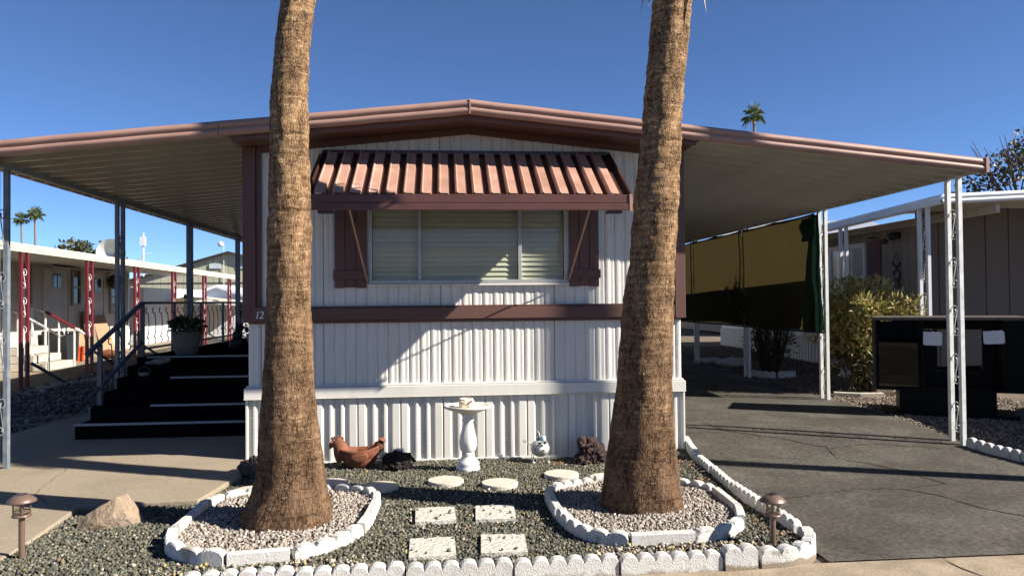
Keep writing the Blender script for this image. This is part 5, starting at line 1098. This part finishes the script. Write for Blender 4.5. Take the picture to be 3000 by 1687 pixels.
for a, b in ((13.302, 13.838), (13.902, 14.438)): g = MB(); g.box(NX - .03, NX - .02, a, b, 1.602, 2.358); part(g, 'pane', mat('curtained_glass', (.42, .42, .40), .08, .1, 3, spec=.6), wn_)
for a, b in ((12.78, 13.17), (14.57, 14.96)):
    s = sub('shutter', nr); g = MB(); g.box(NX - .035, NX + .01, a, b, 1.50, 2.46); part(g, 'panel', M_MAROON, s)
    for k in range(20): g = MB(); g.obox((NX - .04, (a + b) / 2, 1.56 + k * .045), .004, (b - a) / 2 - .04, .017, Matrix.Rotation(.5, 3, 'Y')); part(g, 'louver', M_MAROON, s)
g = MB(); g.grid(blob((NX - .12, 12.25, 2.46), .07, (1, 1, .8)), True); g.grid(blob((NX - .14, 12.45, 2.40), .06, (1, 1.1, .8)), True); g.box(NX - .1, NX, 12.2, 12.42, 2.44, 2.54); part(g, 'flood_light', M_DKFIG, nr, smooth=True)
g = MB(); g.lathe([(.02, 0), (.10, -.03), (.10, -.035)], 14, (NX - .12, 12.85, 2.52)); part(g, 'wall_lamp', M_DKFIG, nr)
g = MB(); g.tube([(NX - .02, 12.20, 2.03), (NX - .02, 12.30, 2.20), (NX - .02, 12.40, 2.03)], .006, 4); g.tube([(NX - .02, 12.20, 2.02), (NX - .02, 12.30, 1.94), (NX - .02, 12.42, 2.02)], .02, 6)
g.tube([(NX - .02, 12.3 + .09 * math.cos(a), 1.82 + .09 * math.sin(a)) for a in np.linspace(0, 5.6, 14)], .016, 5); g.tube([(NX - .02, 12.3 + .06 * math.cos(a), 1.66 + .07 * math.sin(a)) for a in np.linspace(0, 5.6, 14)], .015, 5); part(g, 'wall_ornament', M_IRONB, nr, smooth=True)
nc = thing('neighbour_awning', 'white edged narrow awning on iron posts along the tan home', 'awning', (6.8, 12, 0.1))
def zn(y): return 2.84 - .027 * (y - 9.84)
g = MB(); g.add([(6.8, 9.84, zn(9.84) - .05), (NX, 9.84, zn(9.84) + .05), (NX, 20, zn(20) + .05), (6.8, 20, zn(20) - .05)], [(0, 1, 2, 3)]); part(g, 'roof_pan', M_PANR, nc)
g = MB(); rows = []
for y in (9.82, 20): rows.append([(6.80 - dy * -1 + .0, y, zn(y) + dz) for dy, dz in [(-q[0], q[1]) for q in FPRO]])
rows = [[(6.80 + q[0], y, zn(y) + q[1]) for q in FPRO] for y in (9.81, 20)]; g.grid(rows); part(g, 'fascia', M_WTRIM, nc, smooth=True)
g = MB(); rows = [[(x, 9.82 + q[0], zn(9.84) + .05 * (x - 6.8) + q[1]) for q in FPRO] for x in (6.80, 17.5)]; g.grid(rows); part(g, 'fascia', M_WTRIM, nc, smooth=True)
g = MB(); g.add([(6.8, 9.84, zn(9.84) - .06), (17.5, 9.84, zn(9.84) + .47), (17.5, 12.0, zn(9.84) + .47), (6.8, 12, zn(9.84) - .06)], [(0, 1, 2, 3)]); part(g, 'front_roof_pan', M_PANR, nc)
for y in (10.22, 12.42, 15.1): iron_post(nc, 6.86, y, zd(y) - .03, zn(y) - .12, .19, .05, M_WTRIM, M_IRONW, 5, .34, zd(y) + .2)
g = MB(); g.box(11, 17, 24, 30, .3, 3.2); g.prism([(10.6, 3.2), (17.4, 3.2), (14, 4.3)], lambda p, t: (p[0], t, p[1]), 23.6, 30.4)
t = thing('shingled_house', 'grey shingled house roof showing above the white awning edge', 'house', (14, 27, .3)); g = MB(); g.box(9.4, 15.4, 24, 30, .3, 3.3); part(g, 'wall', M_TAN, t)
for k in range(9):
    f0, f1 = k / 9, (k + 1) / 9; g = MB(); g.add([(9.0, 23.6 + 3.4 * f0, 3.3 + 1.0 * f0 + .02), (15.8, 23.6 + 3.4 * f0, 3.3 + 1.0 * f0 + .02), (15.8, 23.6 + 3.4 * f1, 3.3 + 1.0 * f1), (9.0, 23.6 + 3.4 * f1, 3.3 + 1.0 * f1)], [(0, 1, 2, 3)]); part(g, 'shingle_course', M_SHING, t)
# pole outside the frame whose shadow crosses the driveway
g = MB(); g.tube([(8.6, 4.70, -.2), (8.6, 4.70, 9.0)], [.115, .10], 14); t = thing('utility_pole', 'brown wooden utility pole beside the driveway entrance', 'utility pole', (8.6, 4.7, -.2)); part(g, 'shaft', M_WOOD, t, smooth=True)
g = MB(); g.box(8.0, 9.2, 4.62, 4.70, 8.4, 8.52); part(g, 'cross_arm', M_WOOD, t)
# stones and stored things along the far carport side
g = MB()
for i in range(26):
    x, y = random.uniform(5.35, 6.3), random.uniform(14.6, 15.8); g.grid(blob((x, y, zd(y) + .03), random.uniform(.06, .13), (1.2, 1, .5), 8, 5), True)
o = link('rubble_stones', g.mesh('rubble_stones', M_STONE)); o['kind'] = 'stuff'; o['label'] = 'low heap of pale rubble stones behind the carport post'; o['category'] = 'stones'
g = MB(); g.box(3.0, 4.6, 22.2, 23.2, .2, 1.9); solo(g, 'storage_shed', M_WTRIM, 'white storage shed at the far end of the carport', 'shed', (3.8, 22.7, .2), world=True, bevel=.01)
g = MB(); g.box(4.9, 7.0, 30, 33, .3, 2.6); solo(g, 'far_home', M_CREAM, 'cream home seen far off under the sun screen', 'home', (6, 31, .3), world=True, bevel=.02)
# block wall added out of view to throw shade on the carport gravel
t = thing('added_shade_wall', 'low grey block wall added out of view to shade the carport gravel', 'wall', (7.55, 6.8, -.1))
bw = MB(); bw.box(-.07, .07, -.192, .192, -.094, .094); bme = bw.mesh('block', mat('grey_block', (.30, .27, .235), .9, .2, 8, .6, 60, .01)); 
for r in range(8):
    for c in range(11):
        o = link('block', bme, t); o.location = (0, -2.3 + c * .4 + (.2 if r % 2 else 0), .10 + r * .2)

# ------------------------------------------------------------------ lot on the patio side
zl = lambda y: zs(y) - .04
m = MB(); m.grid([[(-7.9, y, zl(y) + .004), (-6.75, y, zl(y) + .004)] for y in (9, 11, 13, 16, 20, 27)]); struct(m, 'side_road', M_ASPH)
m = MB(); m.grid([[(-9.1, y, zl(y) + .012), (-7.9, y, zl(y) + .012)] for y in (9, 11, 13, 16, 20, 27)]); struct(m, 'side_pavement', M_CONC)
nl = thing('neighbour_home', 'old cream sided mobile home across the side road with two doors', 'mobile home', (-9.0, 17, .1)); LX = -9.0
g = MB(); pr = []
for y in np.arange(12.0, 22.5, .10): pr += [(LX, y), (LX, y + .085), (LX - .008, y + .09), (LX - .008, y + .097)]
g.grid([[(x, y, .15) for x, y in pr], [(x, y, 2.45) for x, y in pr]]); part(g, 'wall', M_NWALL, nl)
g = MB(); g.box(LX - 4.2, LX - .02, 12.0, 22.5, .15, 2.55); part(g, 'body', M_NWALL, nl)
g = MB(); g.box(LX - 4.4, LX + .02, 11.8, 22.7, 2.56, 2.66); part(g, 'roof', M_CREAM, nl)
g = MB(); g.box(LX - .01, LX + .04, 22.5, 22.6, .1, 2.5); part(g, 'corner_trim', M_WTRIM, nl)
for y0, y1, zb, zt in ((18.0, 19.05, .34, 2.24), (20.25, 20.95, .40, 2.22)):
    dr = sub('door', nl); g = MB(); g.box(LX - .01, LX + .03, y0, y1, zb, zt); part(g, 'leaf', mat('door_paint', (.58, .55, .48), .6, .1, 3), dr, bevel=.005)
    for a, b, c, d in ((y0 - .05, y0, zb, zt + .05), (y1, y1 + .05, zb, zt + .05), (y0, y1, zt, zt + .05)): g = MB(); g.box(LX - .01, LX + .05, a, b, c, d); part(g, 'frame', M_NWALL, dr)
    ym = (y0 + y1) / 2
    for zc in ((2.0, .62) if y0 < 19 else (1.95,)):
        for s in (-1, 1): g = MB(); g.box(LX + .03, LX + .042, ym + s * .10 - .075, ym + s * .10 + .075, zc - .16 if zc > 1 else zc - .10, zc + .16 if zc > 1 else zc + .12); part(g, 'lite', M_DARKW, dr)
    g = MB(); g.grid(blob((LX + .06, y0 + .08, (zb + zt) / 2 - .05), .028, (1, 1, 1), 8, 6), True); part(g, 'knob', M_GREY, dr)
for a, b, sl in ((17.95, 19.15, 0), (20.2, 21.0, 0)):
    g = MB(); g.add([(LX, a, 2.40), (LX, b, 2.40), (LX + .28, b, 2.31), (LX + .28, a, 2.31), (LX, a, 2.37), (LX, b, 2.37), (LX + .28, b, 2.28), (LX + .28, a, 2.28)], [(0, 1, 2, 3), (4, 7, 6, 5), (0, 4, 5, 1), (1, 5, 6, 2), (2, 6, 7, 3), (3, 7, 4, 0)]); part(g, 'door_hood', M_WTRIM, nl)
def side_window(y0, y1, z0, z1, par, x=LX, m_f=None):
    w = sub('window', par); fm = m_f or mat('tan_frame', (.36, .32, .24), .6)
    for a, b, c, d in ((y0, y0 + .05, z0, z1), (y1 - .05, y1, z0, z1), (y0 + .05, y1 - .05, z0, z0 + .05), (y0 + .05, y1 - .05, z1 - .05, z1), (y0 + .05, y1 - .05, (z0 + z1) / 2 - .02, (z0 + z1) / 2 + .02)): g = MB(); g.box(x - .01, x + .05, a, b, c, d); part(g, 'frame', fm, w)
    g = MB(); g.box(x + .005, x + .012, y0 + .05, y1 - .05, z0 + .05, z1 - .05); part(g, 'pane', M_DARKW, w)
side_window(19.25, 19.70, 1.42, 2.32, nl); side_window(17.0, 17.45, 1.45, 2.35, nl); side_window(21.35, 21.85, 1.20, 2.10, nl)
g = MB(); g.grid(blob((LX + .18, 21.3, 2.05), .20, (.9, 1, 1)), True); g.tube([(LX, 21.3, 2.3), (LX + .18, 21.3, 2.3), (LX + .18, 21.3, 2.2)], .012, 5); part(g, 'hanging_globe', M_BIN, nl, smooth=True)
lc = thing('neighbour_carport', 'cream edged carport with red scroll posts across the side road', 'carport', (-7.03, 18, .1))
g = MB(); LF = [(0.05, 0.0), (0, .004), (-.03, -.01), (-.034, -.035), (-.012, -.048), (-.012, -.054), (-.034, -.065), (-.034, -.092), (-.012, -.104), (-.012, -.110), (-.03, -.122), (-.03, -.14), (.05, -.14)]
g.grid([[(-7.03 - a, y, 2.47 - .0065 * (y - 13) + b) for a, b in LF] for y in (11.2, 18, 26.4)]); part(g, 'fascia', M_CREAM, lc, smooth=True)
g = MB(); g.box(LX, -7.06, 11.2, 26.4, 2.36, 2.40); part(g, 'roof_pan', M_PANR, lc)
for i, y in enumerate((13.34, 15.69, 18.02, 20.42, 22.95, 25.55)):
    zb = zl(y); iron_post(lc, -7.03, y, zb, 2.34 - .0065 * (y - 13), 0.20 + .01 * i, .052, M_RED, M_IRONW, 4, .36, zb + .22, name='post')
    g = MB(); g.beam((-7.0, y + .25, zb + .42), (-6.55, y + .5, zb + .05), .05, .05); part(g, 'post_brace', M_IRONB, lc)
t = thing('entry_steps', 'white wooden entry steps at the cream home door', 'steps', (-8.6, 17.1, .1))
for k, (xa, xb, z) in enumerate(((-8.98, -8.05, .16), (-8.98, -8.30, .32), (-8.98, -8.55, .48))): g = MB(); g.box(xa, xb, 16.2 + k * .02, 17.35 - k * .02, zl(16.8) + z - .15, zl(16.8) + z); part(g, 'tread', mat('cream_step', (.44, .41, .34), .7, .15, 6), t, bevel=.006)
for yy, l in ((16.25, 'white pipe handrail on the near side of the entry steps'), (17.32, 'white pipe handrail with a red grip on the far side of the entry steps')):
    h = thing('handrail', l, 'handrail', (-8.5, yy, .1), 'handrails of the entry steps')
    pts = [(-8.95, yy, 1.42), (-8.6, yy, 1.28), (-8.0, yy, .93), (-7.80, yy, .80), (-7.72, yy, .83), (-7.72, yy, .90), (-7.78, yy, .93)]
    g = MB(); g.tube(pts, .022, 8); part(g, 'rail', M_IRONW, h, smooth=True)
    if yy > 17: g = MB(); g.tube([(-8.62, yy, 1.29), (-8.0, yy, .93)], .034, 8); part(g, 'grip', M_RED, h)
    for x, zt in ((-8.9, 1.39), (-8.62, 1.27), (-8.34, 1.11), (-8.02, .92)): g = MB(); g.box(x - .014, x + .014, yy - .014, yy + .014, zl(yy), zt); part(g, 'baluster', M_IRONW, h)
t = thing('trash_bin', 'black wheeled trash bin standing beside the entry steps', 'trash bin', (-8.62, 18.0, zl(18))); z0 = zl(18)
g = MB(); g.prism([(-.24, .0), (.24, .0), (.30, .62), (-.30, .62)], lambda p, q: (-8.62 + q, 18.0 + p[0], z0 + .06 + p[1]), -.26, .26); part(g, 'body', M_BIN, t, bevel=.02, seg=2)
g = MB(); g.prism([(-.31, .0), (.31, .0), (.29, .05), (-.27, .07)], lambda p, q: (-8.62 + q, 18.0 + p[0], z0 + .685 + p[1]), -.29, .29); part(g, 'lid', M_BIN, t, bevel=.012)
for s in (-1, 1): g = MB(); g.tube([(-8.62 + s * .24, 17.78, z0 + .08), (-8.62 + s * .29, 17.78, z0 + .08)], .08, 14); part(g, 'wheel', M_BIN, t)
t = thing('bucket', 'bright orange bucket on the pavement beside the trash bin', 'bucket', (-8.55, 18.62, zl(18.6))); z0 = zl(18.6)
g = MB(); g.lathe([(.125, 0), (.13, .01), (.150, .33), (.158, .335), (.158, .35), (.148, .35), (.12, .03)], 24, (-8.55, 18.62, z0)); part(g, 'shell', M_ORANGE, t, smooth=True)
g = MB(); g.tube([(-8.55 + .155 * math.cos(a), 18.62 - .05 * math.sin(a), z0 + .32 - .12 * math.sin(a)) for a in np.linspace(0, math.pi, 10)], .004, 4); part(g, 'handle', M_GREY, t)
for y, w, h, tl, l, mm in ((19.95, .55, 1.15, .18, 'tall dark brown cardboard sheet leaning on the cream home wall', M_WOOD), (20.55, .75, 1.02, .30, 'wide cardboard sheet leaning on the cream home wall', M_CARD), (19.6, .5, .7, .22, 'short cardboard sheet leaning low against the cream wall', M_CARD)):
    g = MB(); g.obox((LX + .06 + tl * h / 2, y, zl(y) + h / 2), .012, w / 2, h / 2 / math.cos(tl) * .99, Matrix.Rotation(-tl, 3, 'Y')); solo(g, 'cardboard_sheet', mm, l, 'cardboard', (LX + .2, y, zl(y)), 'cardboard sheets leaning on the wall', world=True)
t = thing('clay_urn', 'terracotta urn lying on its side on the pavement', 'urn', (-8.1, 19.2, zl(19.2))); g = MB(); g.tube([(-8.35, 19.2, zl(19) + .08), (-8.25, 19.2, zl(19) + .11), (-8.1, 19.2, zl(19) + .13), (-7.95, 19.2, zl(19) + .11), (-7.88, 19.2, zl(19) + .12)], [.05, .09, .12, .09, .11], 14); part(g, 'body', M_TERRA, t, smooth=True)
# river stones edging the side gravel
g = MB(); rnd = random.Random(2)
for i in range(46):
    y = rnd.uniform(9.5, 14.5); x = -6.55 + rnd.gauss(0, .10) + (y - 12) * .02; g.grid(blob((x, y, zl(y) + .02), rnd.uniform(.04, .09), (1.2, 1, .6), 8, 5), True)
o = link('river_stones', g.mesh('river_stones', mat('river_stone', (.22, .20, .175), .8, .25, 6), True)); o['kind'] = 'stuff'; o['label'] = 'row of rounded stones along the side road'; o['category'] = 'stones'

# ------------------------------------------------------------------ far buildings
t = thing('clubhouse', 'large sage green gabled building behind the homes', 'building', (-12.3, 45, .4))
apx, ae = -12.33, 5.9
g = MB(); pr = []
for x in np.arange(apx - ae, apx + ae, .42): pr += [x, x + .40, x + .402, x + .418]
g.grid([[(x, 45.0 if i % 4 < 2 else 45.03, .3) for i, x in enumerate(pr)], [(x, 45.0 if i % 4 < 2 else 45.03, 4.35 - .29 * abs(x - apx)) for i, x in enumerate(pr)]]); part(g, 'wall', M_GREENB, t)
g = MB(); g.box(apx - ae, apx + ae, 45.05, 60, .3, 2.7); part(g, 'body', M_GREENB, t)
for s in (-1, 1): g = MB(); g.add([(apx, 44.7, 4.44), (apx + s * (ae + .3), 44.7, 4.44 - .29 * (ae + .3)), (apx + s * (ae + .3), 60, 4.44 - .29 * (ae + .3)), (apx, 60, 4.44), (apx, 44.7, 4.36), (apx + s * (ae + .3), 44.7, 4.36 - .29 * (ae + .3)), (apx + s * (ae + .3), 60, 4.36 - .29 * (ae + .3)), (apx, 60, 4.36)], [(0, 1, 2, 3), (4, 7, 6, 5), (0, 4, 5, 1), (1, 5, 6, 2), (2, 6, 7, 3), (3, 7, 4, 0)]); part(g, 'roof', M_ROOFB, t)
for xc in (-13.1, -11.55): g = MB(); g.box(xc - .32, xc + .32, 44.93, 45.0, 3.45, 3.72); vt = part(g, 'gable_panel', mat('pale_sign', (.50, .56, .60), .5), t); 
g = MB(); g.box(apx - ae, apx + ae, 44.96, 45.0, 2.62, 2.66); part(g, 'seam', M_ROOFB, t)
g = MB(); g.tube([(-12.6, 44.9, 2.0), (-12.6, 44.9, 4.9)], .02, 5); g.grid(blob((-12.75, 44.8, 4.85), .16, (1, .6, 1)), True); part(g, 'mast_light', M_WTRIM, t)
t = thing('garden_shed', 'pale blue gabled shed with white trim in front of the green building', 'shed', (-8.5, 30, .3)); sx, hw = -8.65, 1.25
g = MB(); g.prism([(sx - hw, .25), (sx + hw, .25), (sx + hw, 1.62), (sx, 2.05), (sx - hw, 1.62)], lambda p, q: (p[0], q, p[1]), 30.0, 32.5); part(g, 'wall', M_SHED, t)
for s in (-1, 1): g = MB(); g.add([(sx, 29.8, 2.16), (sx + s * (hw + .15), 29.8, 1.66), (sx + s * (hw + .15), 32.7, 1.66), (sx, 32.7, 2.16), (sx, 29.8, 2.05), (sx + s * (hw + .15), 29.8, 1.55), (sx + s * (hw + .15), 32.7, 1.55), (sx, 32.7, 2.05)], [(0, 1, 2, 3), (4, 7, 6, 5), (0, 4, 5, 1), (1, 5, 6, 2), (2, 6, 7, 3), (3, 7, 4, 0)]); part(g, 'roof', M_WTRIM, t)
g = MB(); g.box(sx - hw, sx + hw, 29.94, 29.99, 1.52, 1.62); part(g, 'tie_board', M_WTRIM, t)
for s in (-.55, .55): g = MB(); g.box(sx + s - .5, sx + s + .5, 29.93, 29.98, .3, 1.5); part(g, 'door', M_WTRIM, t, bevel=.01)
t = thing('white_home', 'sunlit white home with a low canopy beyond the red posts', 'home', (-9.0, 26, .2))
g = MB(); g.box(-11.8, -9.1, 24.0, 30, .2, 1.95); part(g, 'wall', M_WTRIM, t)
g = MB(); g.prism([(-9.35, 1.50), (-8.54, 1.68), (-7.0, 1.50), (-7.0, 1.46), (-8.54, 1.62), (-9.35, 1.46)], lambda p, q: (p[0], q, p[1]), 26, 28.5); part(g, 'canopy', M_CREAM, t)
for x in (-9.2, -7.15): g = MB(); g.box(x - .04, x + .04, 26.1, 26.18, .2, 1.46); part(g, 'canopy_post', M_WTRIM, t)
g = MB(); g.box(-9.4, -6.9, 28.6, 28.7, .2, 1.44); part(g, 'back_wall', M_WTRIM, t)
t = thing('satellite_dish', 'grey satellite dish on the roof across the side road', 'satellite dish', (-9.6, 23, 2.66)); g = MB()
g.grid([[(-9.6 + r * math.cos(a), 23.0 - .25 * (1 - (r / .42) ** 2) * -1 - .1, 2.92 + r * math.sin(a)) for a in np.linspace(0, 6.2832 * 23 / 24, 24)] for r in (.02, .15, .28, .42)], True); part(g, 'reflector', M_GREY, t, smooth=True)
g = MB(); g.tube([(-9.55, 23.1, 2.6), (-9.55, 23.1, 2.92)], .03, 6); part(g, 'mast', M_GREY, t)
t = thing('roof_antenna', 'white antenna mast on the roof across the side road', 'antenna', (-9.3, 24.5, 2.6)); g = MB(); g.tube([(-9.3, 24.5, 2.3), (-9.3, 24.5, 3.65)], .025, 6); part(g, 'mast', M_WTRIM, t)
g = MB(); g.box(-9.38, -9.22, 24.42, 24.5, 3.25, 3.52); part(g, 'panel', M_WTRIM, t)
g = MB(); g.tube([(-9.6, 24.5, 2.75), (-9.3, 24.5, 2.95), (-9.05, 24.5, 3.03)], .02, 5); part(g, 'arm', M_WTRIM, t)
g = MB(); g.box(-10.6, -10.2, 17.6, 18.0, 2.66, 2.78); solo(g, 'roof_vent', M_WTRIM, 'small white vent box on the cream home roof', 'vent', (-10.4, 17.8, 2.66), world=True, bevel=.01)

# ------------------------------------------------------------------ far trees
t = thing('round_tree', 'dense rounded green tree beyond the cream carport roof', 'tree', (-22.6, 50, 0)); leaf_cloud('crown', (-22.6, 50, 3.6), (2.4, 2.2, 1.75), 4200, .09, .28, [(.075, .085, .03), (.05, .06, .022), (.10, .10, .04)], M_TREE, t, 31, .2, .5, clump=80)
g = MB(); g.tube([(-22.6, 50, 0), (-22.6, 50, 3.4)], [.25, .12], 8); part(g, 'trunk', M_STEM, t)
t = thing('leafy_tree', 'dark leafy tree with reddish twigs above the white awning edge', 'tree', (14.6, 18, 0))
leaf_cloud('crown', (14.75, 18, 4.3), (1.75, 1.5, 1.45), 2600, .045, .13, [(.045, .055, .02), (.03, .04, .016), (.12, .05, .035), (.07, .08, .03)], M_TREE, t, 33, .5, .3, clump=60)
g = MB(); rnd = random.Random(12)
for i in range(26): a = rnd.uniform(0, 6.28); l = rnd.uniform(.7, 1.6); g.tube([(14.7, 18, 3.2), (14.7 + .5 * l * math.cos(a), 18 + .5 * math.sin(a), 4.2), (14.7 + l * math.cos(a), 18 + l * math.sin(a) * .8, rnd.uniform(4.4, 5.9))], [.04, .02, .006], 5, False)
part(g, 'branch', M_STEM, t); g = MB(); g.tube([(14.6, 18, 0), (14.65, 18, 1.8), (14.7, 18, 3.3)], [.16, .12, .08], 9); part(g, 'trunk', M_STEM, t)
def far_palm(x, y, zt, r, label, seed, nf=24, group=None):
    t = thing('palm_tree', label, 'palm tree', (x, y, 0), group); g = MB(); g.tube([(x, y, 0), (x + .1, y, zt * .5), (x, y, zt)], [r * .16, r * .11, r * .10], 10); part(g, 'trunk', M_WOOD, t)
    g = MB(); g.tube([(x, y, zt - r * .75), (x, y, zt - r * .2)], [r * .13, r * .16], 10); part(g, 'boots', M_DEADF, t)
    random.seed(seed); g = MB()
    for i in range(nf): frond_geo(g, (x, y, zt), i * 2.399 + random.uniform(-.3, .3), R(80 - 120 * i / nf + random.uniform(-12, 12)), r * random.uniform(.35, .6), r * random.uniform(.45, .65), 16, .15 + .55 * i / nf)
    part(g, 'crown', M_FROND, t)
far_palm(25.4, 60, 16.5, 1.05, 'lone distant palm crown above the carport roof', 5)
far_palm(-47.4, 90, 11.2, .95, 'shorter of two distant palms beyond the cream carport', 6, group='distant palms'); far_palm(-46.2, 90.5, 11.8, 1.1, 'taller of two distant palms beyond the cream carport', 7, group='distant palms')

# home across the street (behind the viewer, seen only as a reflection in the window)
t = thing('street_home', 'tan home across the street mirrored in the window panes', 'home', (0, -14, -.2)); g = MB(); g.box(-11, 9, -20, -13, -.2, 2.7); part(g, 'wall', M_TAN, t)
g = MB(); g.prism([(-20.4, 2.7), (-12.6, 2.7), (-16.5, 3.6)], lambda p, q: (q, p[0], p[1]), -11.4, 9.4); part(g, 'roof', M_SHING, t)
for x0 in (-7.5, -2, 4): g = MB(); g.box(x0, x0 + 1.6, -13, -12.97, .9, 2.1); w = part(g, 'window', M_DARKW, t)
